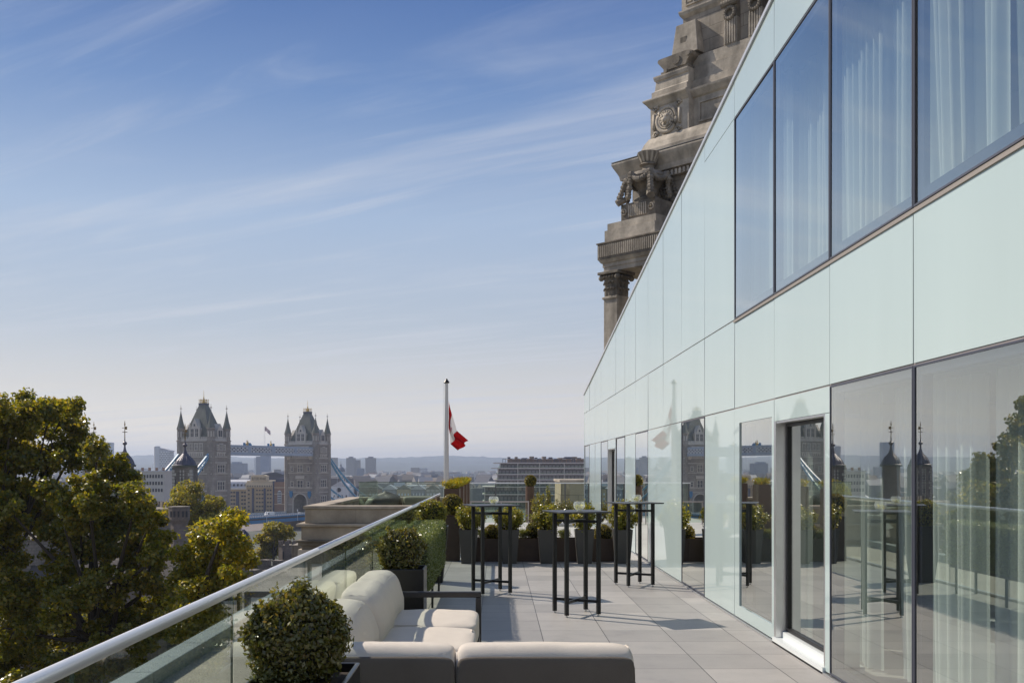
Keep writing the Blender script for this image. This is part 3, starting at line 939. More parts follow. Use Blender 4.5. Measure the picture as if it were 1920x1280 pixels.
# planting on the far roof
t = thing('column_planter', 'slim rust brown cylindrical planter beyond the centre bar table', 'planter', at(993.5, 876, 28.2).to_tuple()[:2] + (0,))
MB().lathe([(0.125, 0), (0.125, 1.02), (0.105, 1.02), (0.105, 0.96)], n=24).build('pot', m_corten, t, smooth=False)
ball_leaves((0.93, 28.2, 1.17), 0.175, 1200, 0.045, m_box_y, 'box_shrub', 'dark amber clipped ball on the slim rust brown column planter', seed=11, rough=0.04)
for i, (px, y, h, rx, lb) in enumerate([(1012, 27.6, 0.85, 0.26, 'thin straggly shrub just right of the rust column planter'), (1028, 27.0, 1.15, 0.14, 'slim pointed conifer on the far roof above the centre table'),
                                        (1043, 26.5, 0.62, 0.4, 'soft grey green bush on the far roof behind the centre table'), (1062, 26.8, 0.66, 0.34, 'rounded green bush behind the glass bowl on the centre table'), (1082, 27.2, 0.6, 0.36, 'green bush on the far roof left of the fourth shrub')]):
    X = (px - VX) / F * y
    bush((X, y, 0.05), rx, h, 1100, 0.055, m_box if i > 1 else m_laurel, 'roof_shrub', lb, seed=90 + i, point=0.9 if i == 1 else 0)

# ------------------------------------------------------------------ corner sofa
def crumple(o, amp, scale, seed):
    from mathutils import noise
    me = o.data
    for v in me.vertices:
        p = v.co * scale + Vector((seed * 7.3, seed * 3.1, 0))
        d = noise.noise(p) * amp + noise.noise(Vector((p.x * 3.1, p.y * 3.1, p.z * 1.2))) * amp * 0.35
        v.co += v.normal * d
def piping(parent, pts, r=0.006):
    m = MB(); m.tube(pts, r, 6); return m.build('piping', m_fabric, parent, smooth=True)

sofa = thing('corner_sofa', 'cream upholstered L-shaped outdoor corner sofa on a dark metal frame', 'sofa')
def lean_left(x, y, z):      # back cushion of the long side, front bulges into the seat
    return (0.035 * (1 - z * z) * (1 if x > 0 else 0.2) - 0.05 * (z > 0) * z, 0, 0)
for i, y in enumerate([5.33, 6.72 - 0.003 - 0.0, 7.57]):
    hy = [0.50, 0.424, 0.424][i]
    yc = [5.79, 6.72, 7.575][i]
    if i == 0: hy = 0.49
    dz_ = [0.0, 0.012, -0.004][i]
    b = MB(); b.pillow((-0.885 + [0, 0.014, -0.006][i], yc, 0.525 + dz_), 0.118, hy - 0.008, 0.222, e=6, n=26, shear=lean_left, round_axes=(0, 2), a=4.4)
    bc = b.build('back_cushion', m_fabric, sofa, smooth=True, weld=True, subsurf=0); crumple(bc, 0.012, 5.0, i + 1)
for yc, hy in [(5.6, 0.53), (6.57, 0.43), (7.43, 0.43)]:
    b = MB(); b.pillow((-0.51, yc, 0.345), 0.365, hy - 0.008, 0.095, e=8, n=26, shear=lambda x, y, z: (0, 0, 0.018 * (1 - x * x) * (1 - y * y) if z > 0 else 0))
    sc_ = b.build('seat_cushion', m_fabric, sofa, smooth=True, weld=True); crumple(sc_, 0.008, 5.0, yc)
b = MB(); b.pillow((0.24, 5.55, 0.345), 0.44, 0.42, 0.095, e=6, n=14)
b.build('seat_cushion', m_fabric, sofa, smooth=True, weld=True)
def lean_near(x, y, z):
    return (0, 0.0, 0.008 * (1 - x * x) if z > 0 else 0)
for xc, hx in [(-0.635, 0.425), (0.238, 0.444)]:
    b = MB(); b.pillow((xc, 5.045, 0.385), hx, 0.135, 0.272, e=14, n=30, shear=lean_near, round_axes=(1, 2), a=3.2)
    bc = b.build('back_cushion', m_fabric, sofa, smooth=True, weld=True); crumple(bc, 0.007, 4.0, xc)
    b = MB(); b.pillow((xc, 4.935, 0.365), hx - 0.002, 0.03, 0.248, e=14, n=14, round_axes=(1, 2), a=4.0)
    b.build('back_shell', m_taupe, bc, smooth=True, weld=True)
b = MB()
b.box(-1.03, -0.14, 4.93, 7.9, 0.17, 0.235); b.box(-0.139, 0.70, 4.93, 5.95, 0.17, 0.235)
for x, y in [(-0.98, 4.98), (0.64, 4.98), (0.64, 5.9), (-0.2, 7.84), (-0.98, 7.84), (-0.2, 6.0)]:
    b.box(x - 0.025, x + 0.025, y - 0.025, y + 0.025, 0, 0.169)
b.build('frame', m_black, sofa)
m_arm = M('charcoal_metal', (0.040, 0.038, 0.038), 0.45, 0.3)
b = MB(); b.box(-1.0, -0.13, 7.93, 7.985, 0.515, 0.56); b.box(-0.175, -0.13, 7.93, 7.985, 0.0, 0.514); b.box(-1.0, -0.955, 7.93, 7.985, 0.0, 0.514)
b.build('armrest', m_arm, sofa, bevel=0.008, seg=3)

# ------------------------------------------------------------------ bar tables and glass bowls
m_top = M('dark_slate_top', (0.03, 0.03, 0.032), 0.42, var=0.1, vs=9)
tab = thing('bar_table', 'black square bar table at the left, nearest the hedge', 'table', (-0.075, 12.3, 0), R(20), 'black metal bar tables')
MB().box(-0.285, 0.285, -0.285, 0.285, 1.077, 1.092).build('tabletop', m_top, tab, bevel=0.003)
for sx in (-1, 1):
    for sy in (-1, 1):
        g = MB(); x, y = sx * 0.178, sy * 0.178
        g.box(x - 0.0195, x + 0.0195, y - 0.0195, y + 0.0195, 0.02, 1.0765)
        lg = g.build('leg', m_black, tab, bevel=0.002)
        MB().lathe([(0.016, 0.0), (0.016, 0.008), (0.006, 0.010), (0.006, 0.0199)], (x, y, 0), 10).build('foot', m_alu, lg)
def brace(z):
    g = MB()
    g.bar((-0.165, -0.165, z), (0.165, 0.165, z), 0.022, 0.03)
    g.bar((-0.165, 0.165, z), (-0.012, 0.012, z), 0.022, 0.028); g.bar((0.012, -0.012, z), (0.165, -0.165, z), 0.022, 0.028)
    return g
brace(0.985).build('upper_brace', m_black, tab); brace(0.15).build('lower_brace', m_black, tab)
t2 = dup(tab, (0.833, 10.53, 0), R(17), 'black square bar table in the centre, nearest the camera')
t3 = dup(tab, (1.80, 13.12, 0), R(20), 'black square bar table at the right beside the glass wall')

m_bowl = GM('bowl_glass', (0.96, 0.98, 0.96), 1.5, 2.0, 0.10)
def sheen_mix(m, k):  # white translucency mixed into clear glass to imitate its bright sheen
    nt = m.node_tree
    o = next(n for n in nt.nodes if n.type == 'OUTPUT_MATERIAL')
    src = o.inputs['Surface'].links[0].from_socket
    d = N(nt, 'ShaderNodeBsdfTranslucent'); d.inputs[0].default_value = (0.95, 0.97, 0.93, 1)
    e = N(nt, 'ShaderNodeBsdfDiffuse'); e.inputs[0].default_value = (0.9, 0.93, 0.9, 1)
    a = N(nt, 'ShaderNodeAddShader'); nt.links.new(d.outputs[0], a.inputs[0]); nt.links.new(e.outputs[0], a.inputs[1])
    x = N(nt, 'ShaderNodeMixShader'); x.inputs[0].default_value = k
    nt.links.new(src, x.inputs[1]); nt.links.new(d.outputs[0], x.inputs[2]); nt.links.new(x.outputs[0], o.inputs['Surface'])
    nt.nodes.remove(a); nt.nodes.remove(e)
sheen_mix(m_bowl, 0.16)
m_fill = LM('bowl_leaf', [(0.6, 0.6, 0.45), (0.5, 0.5, 0.174), (0.5, 0.5, 0.3625), (0.3625, 0.435, 0.087)], 0.4)
def bowl(loc, label):
    t = thing('glass_bowl', label, 'vase', loc, 0, 'round glass bowls on the bar tables')
    b = MB(); r = 0.062
    b.lathe([(0.03, 0.0)] + [(r * math.sin(a), r * 0.93 - r * 0.93 * math.cos(a)) for a in np.linspace(0.5, 2.38, 12)], n=24, cap=False)
    b.build('bowl', m_bowl, t, smooth=True)
    rng = np.random.default_rng(int(abs(loc[0]) * 100) + 3)
    p = rng.normal(0, 1, (46, 3)); p /= np.linalg.norm(p, axis=1, keepdims=True); p *= (0.038 * rng.random(46) ** 0.4)[:, None]
    p[:, 2] = p[:, 2] * 0.75 + 0.042
    leaf_mesh('flower_filling', p, p - np.array([0, 0, 0.05]), 0.028, m_fill, t, rng=rng)
    return t
bowl((-0.05, 12.35, 1.0925), 'round clear glass bowl with pale leaves on the left bar table')
bowl((0.86, 10.50, 1.0925), 'round clear glass bowl with pale leaves on the centre bar table')
bowl((1.83, 13.1, 1.0925), 'round clear glass bowl with pale leaves on the right bar table')

# ------------------------------------------------------------------ far balustrade and roof clutter
fb = thing('far_balustrade', 'glass balustrade with thin steel rail across the far edge of the roof', 'balustrade', (0, 31.0, 0))
mb = MB(); mb.box(-1.15, 6.2, -0.02, 0.02, 1.05, 1.085); mb.build('handrail', m_rail, fb)
for x in (-1.1, -0.06, 1.02, 2.1, 3.2): MB().box(x - 0.02, x + 0.02, -0.018, 0.018, 0, 1.049).build('post', M('post_grey', (0.12, 0.12, 0.12), 0.5, 0.3), fb)
for a, b in [(-1.08, -0.08), (-0.04, 1.0), (1.04, 2.08), (2.12, 3.18), (3.22, 6.2)]:
    MB().box(a, b, -0.006, 0.006, 0.03, 1.045).build('glass_panel', m_balu2, fb)
mb = MB(); mb.box(-1.15, 6.2, -0.06, 0.06, 0.0, 0.029); mb.build('base_channel', m_alu, fb)
low = thing('low_screen', 'low pale metal framed screen on the far roof left of the rust column', 'screen', (0, 27.2, 0))
mb = MB(); mb.box(-0.75, 0.86, -0.015, 0.015, 0.60, 0.635); mb.build('rail', m_trim, low)
for x in (-0.73, 0.1, 0.84): MB().box(x - 0.015, x + 0.015, -0.013, 0.013, 0.0, 0.599).build('post', m_trim, low)
MB().box(-0.71, 0.08, -0.004, 0.004, 0.05, 0.59).build('glass_panel', m_balu2, low); MB().box(0.12, 0.82, -0.004, 0.004, 0.05, 0.59).build('glass_panel', m_balu2, low)
cov = thing('plant_housing', 'beige stone clad plant housing beyond the far balustrade next to the glass wing', 'housing', (0, 0, 0))
mb = MB(); mb.box(2.3, 6.5, 36.2, 40, -0.9, 1.02); mb.build('wall', M('beige_cladding', (0.42, 0.34, 0.25), 0.8, var=0.1, vs=2, brick=(1.2, 0.55, 0.02, 0.6)), cov)
mb = MB(); mb.box(2.25, 6.55, 36.15, 40.05, 1.02, 1.10); mb.build('coping', m_stone_plain, cov)

# flagpole with drooping red and white flag
fp = thing('flagpole', 'tall white flagpole rising behind the brown planters at the end of the railing', 'flagpole', (-2.0, 39, -0.9))
MB().lathe([(0.095, 0), (0.085, 3.2), (0.062, 5.75)], n=16).build('pole', M('pole_white', (0.62, 0.60, 0.56), 0.4, 0.1), fp, smooth=False)
MB().lathe([(0.10, 5.75), (0.12, 5.78), (0.09, 5.82), (0.05, 5.88), (0.02, 5.93)], n=12).build('finial', m_black, fp)
MB().tube([(-0.11, -0.02, 0.3), (-0.10, -0.02, 5.75)], 0.008, 5).build('halyard', m_white_metal, fp)
def flag_mat():
    m, nt, o = new_mat('flag_cloth')
    at_ = N(nt, 'ShaderNodeUVMap'); at_.uv_map = 'UVMap'
    sp = N(nt, 'ShaderNodeSeparateXYZ'); nt.links.new(at_.outputs[0], sp.inputs[0])
    u = sp.outputs[0]; v = sp.outputs[1]
    w1 = mathn(nt, 'GREATER_THAN', u, 0.27); w2 = mathn(nt, 'LESS_THAN', u, 0.73)
    band = mathn(nt, 'MULTIPLY', w1, w2)
    du = mathn(nt, 'ABSOLUTE', mathn(nt, 'SUBTRACT', u, 0.5)); dv = mathn(nt, 'ABSOLUTE', mathn(nt, 'SUBTRACT', v, 0.5))
    leaf = mathn(nt, 'LESS_THAN', mathn(nt, 'ADD', mathn(nt, 'MULTIPLY', du, 2.0), dv), 0.2)
    white = mathn(nt, 'MULTIPLY', band, mathn(nt, 'SUBTRACT', 1.0, leaf))
    mx = N(nt, 'ShaderNodeMixRGB'); nt.links.new(white, mx.inputs[0])
    mx.inputs[1].default_value = (0.42, 0.012, 0.015, 1); mx.inputs[2].default_value = (0.74, 0.72, 0.70, 1)
    d = N(nt, 'ShaderNodeBsdfDiffuse'); t = N(nt, 'ShaderNodeBsdfTranslucent')
    nt.links.new(mx.outputs[0], d.inputs[0]); nt.links.new(mx.outputs[0], t.inputs[0])
    ms = N(nt, 'ShaderNodeMixShader'); ms.inputs[0].default_value = 0.3
    nt.links.new(d.outputs[0], ms.inputs[1]); nt.links.new(t.outputs[0], ms.inputs[2])
    nt.links.new(ms.outputs[0], o.inputs['Surface'])
    return m
# drooping flag: u along the fly, v from the top hoist down
nu, nv = 30, 16
vs, uvs = [], []
for i in range(nu + 1):
    u = i / nu
    for j in range(nv + 1):
        v = j / nv
        # hoist edge hangs on the pole between z 5.0 and 4.0; cloth falls and gathers
        hz = 5.05 - 1.05 * v
        drop = 1.55 * u ** 0.9 * (1.0 - 0.45 * v)
        z = hz - drop - 0.18 * max(0, u - 0.75) * v
        x = 0.07 + 0.30 * u * (1 - 0.55 * v) + 0.06 * math.sin(9 * v + 3 * u) * u + max(0, u - 0.72) * 1.15 * (1 - 0.35 * v)
        y = 0.10 * math.sin(7.5 * v + 2.2 * u) * (0.2 + u) + 0.05 * math.sin(13 * v + u * 5)
        vs.append((x, y, z)); uvs.append((u, v))
mb = MB(); fs = []
for i in range(nu):
    for j in range(nv):
        a = i * (nv + 1) + j
        fs.append((a, a + 1, a + nv + 2, a + nv + 1))
mb.add(vs, fs)
fl = mb.build('flag', flag_mat(), None, smooth=True)
uvl = fl.data.uv_layers.new(name='UVMap')
for l in fl.data.loops: uvl.data[l.index].uv = uvs[l.vertex_index]
fl.location = (-2.0, 39, -0.9); fl.scale = (1.22, 1.1, 1.0)
tag(fl, 'red and white flag hanging limp from the flagpole', 'flag')
# ------------------------------------------------------------------ ornate stone tower behind the glass wing
st = thing('stone_tower', 'ornate sooty classical stone tower with cornices, urn and medallion rising behind the glass wing', 'tower', (5.33, 50, 0), math.atan2(-0.72, 0.69))
def sbox(name, x0, x1, y0, y1, z0, z1, mat=None, parent=None, bevel=0.02):
    return MB().box(x0, x1, y0, y1, z0, z1).build(name, mat or m_stone_plain, parent or st, bevel=bevel)
def corn(name, prof, x1=13.0, y1=13.0, mat=None, xo=0.0):
    """moulding with a profile of (projection, z) running along the front and round the left corner"""
    m = MB(); b = 0
    vs = []
    for p, z in prof:
        vs += [(x1, -p, z), (-p + xo, -p, z), (-p + xo, y1, z), (x1, y1, z)]
    fs = []
    n = len(prof)
    for i in range(n - 1):
        for k in range(4):
            k2 = (k + 1) % 4
            fs.append((i * 4 + k2, i * 4 + k, (i + 1) * 4 + k, (i + 1) * 4 + k2))
    fs.append((0, 1, 2, 3)); fs.append(tuple((n - 1) * 4 + k for k in range(4))[::-1])
    m.add(vs, fs)
    return m.build(name, mat or m_stone_plain, st)
# lower body set back so daylight shows past the free-standing corner pier
sbox('wall', 1.9, 13, 1.6, 13, -25, 11.3, m_stone)
sbox('pier', 0.0, 0.86, 0.0, 0.95, -25, 10.0, m_stone_plain)
corn('pier_ring', [(0.0, 9.94), (0.06, 9.98), (0.06, 10.06), (0.0, 10.1)], 0.86, 0.95)
# capital: acanthus leaves, volutes, abacus
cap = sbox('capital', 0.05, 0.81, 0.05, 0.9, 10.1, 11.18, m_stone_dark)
lv = MB()
rnd = random.Random(4)
def curl(x, y, dx, dy, z0, h, w, out):
    """acanthus leaf standing on a face and curling outwards"""
    t = Vector((-dy, dx, 0))
    prof = [(0, 0, 1.0), (0.10, 0.35, 1.0), (0.18, 0.7, 0.85), (0.55, 1.0, 0.6), (0.85, 0.88, 0.35), (0.8, 0.72, 0.1)]
    vs = []
    for o_, zz, ww in prof:
        for s_ in (-1, 0, 1):
            p = Vector((x, y, z0)) + Vector((dx, dy, 0)) * (out * o_ + (0.04 if s_ == 0 else 0)) + t * (s_ * w * ww / 2) + Vector((0, 0, zz * h))
            vs.append(tuple(p))
    fs = []
    for i in range(len(prof) - 1):
        for k in range(2):
            a = i * 3 + k
            fs.append((a, a + 1, a + 4, a + 3))
    lv.add(vs, fs); lv.add([tuple(Vector(v) - Vector((dx, dy, 0)) * 0.03) for v in vs], [f[::-1] for f in fs])
for row, (z0, h, nn, off) in enumerate([(10.1, 0.42, 4, 0), (10.38, 0.46, 3, 0.5), (10.62, 0.5, 4, 0)]):
    for i in range(nn):
        f = (i + 0.5) / nn
        curl(0.05 + 0.76 * f, 0.05, 0, -1, z0, h, 0.26, 0.20 + 0.05 * row)
        curl(0.05, 0.05 + 0.85 * f, -1, 0, z0, h, 0.26, 0.20 + 0.05 * row)
        curl(0.81, 0.05 + 0.85 * f, 1, 0, z0, h, 0.26, 0.20 + 0.05 * row)
for sx, sy in ((0.02, 0.02), (0.84, 0.02), (0.02, 0.93), (0.84, 0.93)):
    lv.sphere((sx + (-.1 if sx < .4 else .1), sy + (-.1 if sy < .4 else .1), 11.02), 0.15, 8, 6)
lv.build('acanthus', m_stone_dark, cap)
sbox('abacus', -0.23, 1.09, -0.23, 1.15, 11.18, 11.32, m_stone_dark)
# second pier further right with its own capital, mostly hidden
sbox('pier', 2.6, 3.5, 0.0, 0.95, -25, 10.0, m_stone_plain)
sbox('capital', 2.5, 3.6, -0.1, 1.05, 10.0, 11.3, m_stone_dark)
corn('architrave', [(0.0, 11.33), (0.0, 11.55), (0.04, 11.56), (0.04, 11.75), (0.10, 11.77), (0.2, 11.93)])
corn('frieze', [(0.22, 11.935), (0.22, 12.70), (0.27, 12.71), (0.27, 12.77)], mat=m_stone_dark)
fl_ = MB()
for i in range(44):
    x = -0.16 + i * 0.125
    fl_.box(x, x + 0.06, -0.262, -0.222, 12.05, 12.62)
fl_.build('flute_band', m_stone_plain, st)
corn('attic_plinth', [(-0.03, 12.775), (-0.03, 13.4), (-0.13, 13.41), (-0.13, 13.75)], 3.15, 6)
corn('attic_wall', [(-1.0, 13.0), (-1.0, 15.9)], mat=m_stone)
# urn pedestal with fluted block on scroll feet
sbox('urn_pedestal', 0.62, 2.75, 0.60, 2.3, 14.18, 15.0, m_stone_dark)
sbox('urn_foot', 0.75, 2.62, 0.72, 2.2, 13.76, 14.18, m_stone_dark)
pd = MB()
for x in (0.60, 2.55):
    pd.tube([(x - 0.15, 0.62, 13.95), (x + 0.35, 0.62, 13.95)], 0.19, 10)
for i in range(9):
    x = 1.12 + i * 0.13
    pd.box(x, x + 0.07, 0.55, 0.598, 14.3, 14.88)
for x in (0.83, 2.52):
    pd.lathe([(0.16, 0), (0.16, 0.001)], (x, 0.58, 14.6), 4)
    for k in range(14):
        a = k * math.pi / 7
        pd.sphere((x + 0.14 * math.cos(a), 0.57, 14.6 + 0.14 * math.sin(a)), 0.05, 6, 4)
    pd.sphere((x, 0.57, 14.6), 0.07, 6, 4)
pd.build('rosette', m_stone_plain, st)
uc = (1.68, 1.45)
u = MB()
u.lathe([(0.62, 15.0), (0.66, 15.2), (0.40, 15.42), (0.46, 15.8), (0.74, 16.25), (0.84, 16.55), (0.72, 16.78), (0.40, 16.9), (0.28, 17.05), (0.28, 17.2), (0.40, 17.28), (0.30, 17.4), (0.46, 17.85), (0.50, 18.0), (0.3, 18.02)], (uc[0], uc[1], 0), 20)
un = u.build('urn', m_stone_dark, st)
g = MB(); rnd = random.Random(2)
for k in range(6):
    a0 = k * math.pi / 3 + 0.2
    for j in range(11):          # swag between two hang points
        a = a0 + j / 10 * math.pi / 3
        s_ = math.sin(j / 10 * math.pi)
        g.sphere((uc[0] + 0.92 * math.cos(a), uc[1] + 0.92 * math.sin(a), 16.62 - 0.42 * s_), 0.12 + 0.05 * s_ + rnd.uniform(-.02, .02), 6, 5)
    for j in range(9):           # hanging drop
        t = j / 8
        g.sphere((uc[0] + (0.93 + 0.12 * t) * math.cos(a0) + rnd.uniform(-.04, .04), uc[1] + (0.93 + 0.12 * t) * math.sin(a0), 16.6 - 1.35 * t), 0.15 - 0.03 * t + rnd.uniform(-.03, .03), 6, 5)
    # corner consoles
for k in range(4):
    a0 = k * math.pi / 2 + math.pi / 4 - 0.05
    pts = [(uc[0] + r * math.cos(a0), uc[1] + r * math.sin(a0), z) for r, z in ((0.75, 16.5), (0.95, 16.1), (0.92, 15.6), (1.15, 15.2), (1.42, 15.05))]
    g.tube(pts, 0.13, 7, 0.2)
    for j in range(7):
        t = j / 6
        g.sphere((uc[0] + (1.0 + .35 * t) * math.cos(a0), uc[1] + (1.0 + .35 * t) * math.sin(a0), 16.4 - 1.2 * t), 0.16 + rnd.uniform(-.03, .03), 6, 5)
g.build('swag', m_stone_dark, un)
gl_ = MB()
for k in range(12):
    a = k * math.pi / 6
    gl_.bar((uc[0] + .31 * math.cos(a), uc[1] + .31 * math.sin(a), 17.42), (uc[0] + .5 * math.cos(a), uc[1] + .5 * math.sin(a), 17.95), 0.09, 0.05)
gl_.build('gadroon', m_stone_plain, un)
un.scale = (1.1, 1.1, 0.85); un.location = (-0.168, -0.145, 1.95)
# garland on the attic wall to the right
g = MB(); rnd = random.Random(9)
for i in range(46):
    t = i / 45
    g.sphere((3.0 + 2.6 * t, -0.0 + 0.72 + rnd.uniform(-.1, .1), 15.2 - 0.9 * math.sin(t * math.pi) + rnd.uniform(-.15, .15)), rnd.uniform(.1, .2), 6, 5)
g.build('garland', m_stone_dark, st)
dn = MB()
for i in range(40):
    dn.box(1.06 + i * 0.24, 1.06 + i * 0.24 + 0.13, 0.62, 1.02, 15.72, 15.99)
dn.build('dentil_course', m_stone_plain, st)
corn('main_cornice', [(-0.98, 15.88), (-0.9, 16.02), (-0.55, 16.06), (-0.50, 16.3), (-0.40, 16.5), (-0.28, 16.72), (-0.22, 16.86), (-0.22, 16.92), (-0.3, 16.97)])
corn('cornice_lead', [(-0.21, 16.972), (-0.21, 17.0), (-0.32, 17.02)], mat=M('lead_flashing', (0.2, 0.2, 0.2), 0.6, var=0.2, vs=8))
corn('blocking_course', [(-1.24, 17.0), (-1.24, 17.55), (-1.3, 17.58), (-1.42, 17.9), (-1.60, 18.2)])
corn('medallion_block', [(-1.66, 18.18), (-1.66, 19.75), (-1.6, 19.8), (-1.5, 19.95), (-1.36, 20.1), (-1.36, 20.17), (-1.45, 20.22)], 4.05, 8)
corn('attic_panel_wall', [(-2.05, 18.0), (-2.05, 19.78), (-1.95, 19.85), (-1.8, 20.1), (-1.78, 20.2)])
# raised panel frame on the recessed bay
pf = MB()
for z0, z1 in ((18.5, 18.6), (19.45, 19.55)): pf.box(4.4, 9.0, 1.98, 2.06, z0, z1)
for x in (4.4, 8.9): pf.box(x, x + 0.1, 1.98, 2.06, 18.6, 19.45)
pf.build('panel_frame', m_stone_plain, st)
# medallion with lion mask
mc = (2.72, 1.64, 18.98)
md = MB()
def ring(c, rx, rz, r, n=30, oy=0.0):
    pts = [(c[0] + rx * math.cos(t), c[1] + oy, c[2] + rz * math.sin(t)) for t in np.linspace(0, 2 * math.pi, n + 1)]
    md.tube(pts, r, 7)
ring(mc, 0.60, 0.62, 0.11); ring(mc, 0.44, 0.46, 0.05, oy=-0.05)
md.sphere((mc[0], mc[1] + 0.02, mc[2] + 0.05), 0.30, 12, 8); md.sphere((mc[0], mc[1] - 0.2, mc[2] - 0.06), 0.15, 8, 6)
md.sphere((mc[0] - 0.13, mc[1] - 0.2, mc[2] + 0.14), 0.08, 8, 6); md.sphere((mc[0] + 0.13, mc[1] - 0.2, mc[2] + 0.14), 0.08, 8, 6)
for k in range(14):
    a = k * math.pi / 7
    md.sphere((mc[0] + 0.33 * math.cos(a), mc[1] - 0.02, mc[2] + 0.05 + 0.33 * math.sin(a)), 0.1, 6, 5)
ring((mc[0], mc[1] - 0.14, mc[2] - 0.24), 0.13, 0.16, 0.04, 14)
for sx in (-1, 1):
    for sz in (-1, 1):
        cxx, czz = mc[0] + sx * 0.72, mc[2] + sz * 0.66
        pts = [(cxx + (0.18 - 0.015 * i) * math.cos(i * 0.7 * sx), mc[1] - 0.02, czz + (0.18 - 0.015 * i) * math.sin(i * 0.7)) for i in range(11)]
        md.tube(pts, 0.06, 6)
    md.box(mc[0] + sx * 0.80 - 0.06, mc[0] + sx * 0.80 + 0.06, mc[1] - 0.08, mc[1] + 0.05, 18.6, 19.4)
md.build('medallion', m_stone_plain, st, smooth=True)
corn('upper_base', [(-1.7, 20.2), (-1.7, 20.6), (-1.76, 20.62), (-1.82, 20.7), (-1.86, 21.15), (-1.80, 21.2), (-1.76, 21.35), (-1.76, 21.42)], 3.9, 8)
corn('upper_course', [(-2.2, 20.2), (-2.2, 20.75), (-2.35, 20.78), (-2.35, 21.45), (-2.5, 21.5), (-2.5, 22.1)])
sbox('scroll_plinth', 2.1, 3.8, 1.95, 3.5, 21.42, 21.62, m_stone_dark)
# big console scroll carrying the obelisk block
cs = MB(); cs.prism([(2.35, 21.62), (2.3, 21.72), (1.93, 22.15), (1.96, 22.28), (2.2, 22.3), (3.9, 22.3), (4.08, 22.2), (4.02, 22.05), (3.75, 21.8), (3.7, 21.62)], 1.9, 3.6)
cs.tube([(3.1, 1.86, 22.0), (3.1, 1.98, 22.0)], 0.24, 12); cs.tube([(2.45, 1.86, 21.62), (2.45, 2.2, 21.62)], 0.12, 10); cs.tube([(3.85, 1.84, 22.12), (3.85, 2.1, 22.12)], 0.13, 10)
cs.build('console', m_stone_dark, st)
ob = MB(); ob.frustum((3.35, 3.0), 0.82, 0.75, 0.60, 0.62, 22.3, 23.95); ob.build('obelisk_block', m_stone_plain, st, bevel=0.02)
sb_ = MB(); sb_.box(3.05, 3.45, 2.30, 2.42, 22.85, 23.25); sb_.build('carved_emblem', m_stone_dark, st, bevel=0.03)
corn('belvedere_wall', [(-2.85, 22.05), (-2.85, 24.5)], x1=6.9, mat=m_stone)
corn('belvedere_cornice', [(-2.84, 24.42), (-2.78, 24.5), (-2.72, 24.58), (-2.68, 24.72), (-2.68, 24.8), (-2.8, 24.86), (-2.8, 25.8), (-2.6, 25.9), (-2.4, 26.2)])
mk = MB()
for i in range(14):       # meander fret
    x = 3.05 + i * 0.5
    y0, y1 = 2.73, 2.80
    mk.box(x, x + 0.06, y0, y1, 25.0, 25.62); mk.box(x + 0.06, x + 0.40, y0, y1, 25.56, 25.62); mk.box(x + 0.34, x + 0.40, y0, y1, 25.16, 25.56)
    mk.box(x + 0.16, x + 0.34, y0, y1, 25.16, 25.22); mk.box(x + 0.16, x + 0.22, y0, y1, 25.22, 25.40); mk.box(x + 0.06, x + 0.5, y0, y1, 25.0, 25.05)
mk.build('meander_band', m_stone_plain, st)
for i, x in enumerate((5.55, 6.95, 8.3)):
    pl_ = sbox('pilaster', x, x + 0.75, 2.5, 3.3, 22.1, 23.4, m_stone_plain)
    q = MB()
    for k in range(5): q.box(x + 0.06 + k * 0.14, x + 0.13 + k * 0.14, 2.44, 2.499, 22.15, 23.35)
    q.build('fluting', m_stone_plain, pl_)
    w = MB()
    for k in range(14):
        a = k * math.pi / 7
        w.sphere((x + 0.375 + 0.27 * math.cos(a), 2.42, 23.62 + 0.27 * math.sin(a)), 0.10, 6, 5)
    w.box(x + 0.02, x + 0.73, 2.5, 3.25, 23.4, 24.42)
    w.tube([(x - 0.08, 2.42, 24.12), (x + 0.83, 2.42, 24.12)], 0.16, 8)
    for k in range(6): w.sphere((x + k * 0.15, 2.36, 24.14), 0.13, 6, 5)
    w.build('wreath', m_stone_dark, pl_)
sbox('recess_shade', 6.31, 6.94, 2.9, 3.2, 22.1, 24.42, M('shadow_stone', (0.04, 0.037, 0.033), 0.9))  # near-black block, the deep reveal's shade put into its colour
sbox('belvedere_wall', 7.0, 13, 3.3, 13, 22.1, 24.42, m_stone)

# the attic and everything above it stands back behind the urn
for o_ in st.children:
    nm_ = o_.name.split('.')[0]
    if nm_ in ('urn_pedestal', 'urn_foot', 'rosette'): o_.location = (0, 0, -0.3)
    elif nm_ in ('urn',): pass
    elif nm_ == 'attic_wall' or min(v.co.z for v in o_.data.vertices) > 14.0: o_.location = (-1.08, 1.4, 0.35)
# ------------------------------------------------------------------ left stone wing with hollow parapet
WY = 20.0
wing = thing('stone_parapet_wing', 'square stone corner pavilion with hollow parapet and moulded cornice outside the railing', 'building')
x0, x1 = -3.87, -1.16
def ringbox(zt, zb, o, name, mat, t=0.33, yb=26.2):
    m = MB()
    m.box(x0 - o, x1, WY - o, WY + t, zb, zt)
    m.box(x0 - o, x0 + t, WY + t, yb, zb, zt)
    m.box(x0 + t, x1, yb - t, yb, zb, zt)
    return m.build(name, mat, wing, bevel=0.012)
m_wing_trim = M('wing_trim', (0.42, 0.35, 0.27), 0.85, var=0.25, vs=2.5, bump=0.3, bs=20, stain=0.4)
ringbox(0.78, 0.715, 0.03, 'coping', m_wing_trim, 0.35)
ringbox(0.714, 0.43, 0.0, 'parapet', M('wing_stone', (0.38, 0.315, 0.235), 0.85, var=0.3, vs=1.6, bump=0.3, bs=20, brick=(0.9, 0.8, 0.006, 0.75), stain=0.45))
MB().box(x0 - 0.15, x1, WY - 0.15, 26.2, 0.37, 0.429).build('cornice', m_wing_trim, wing, bevel=0.015)
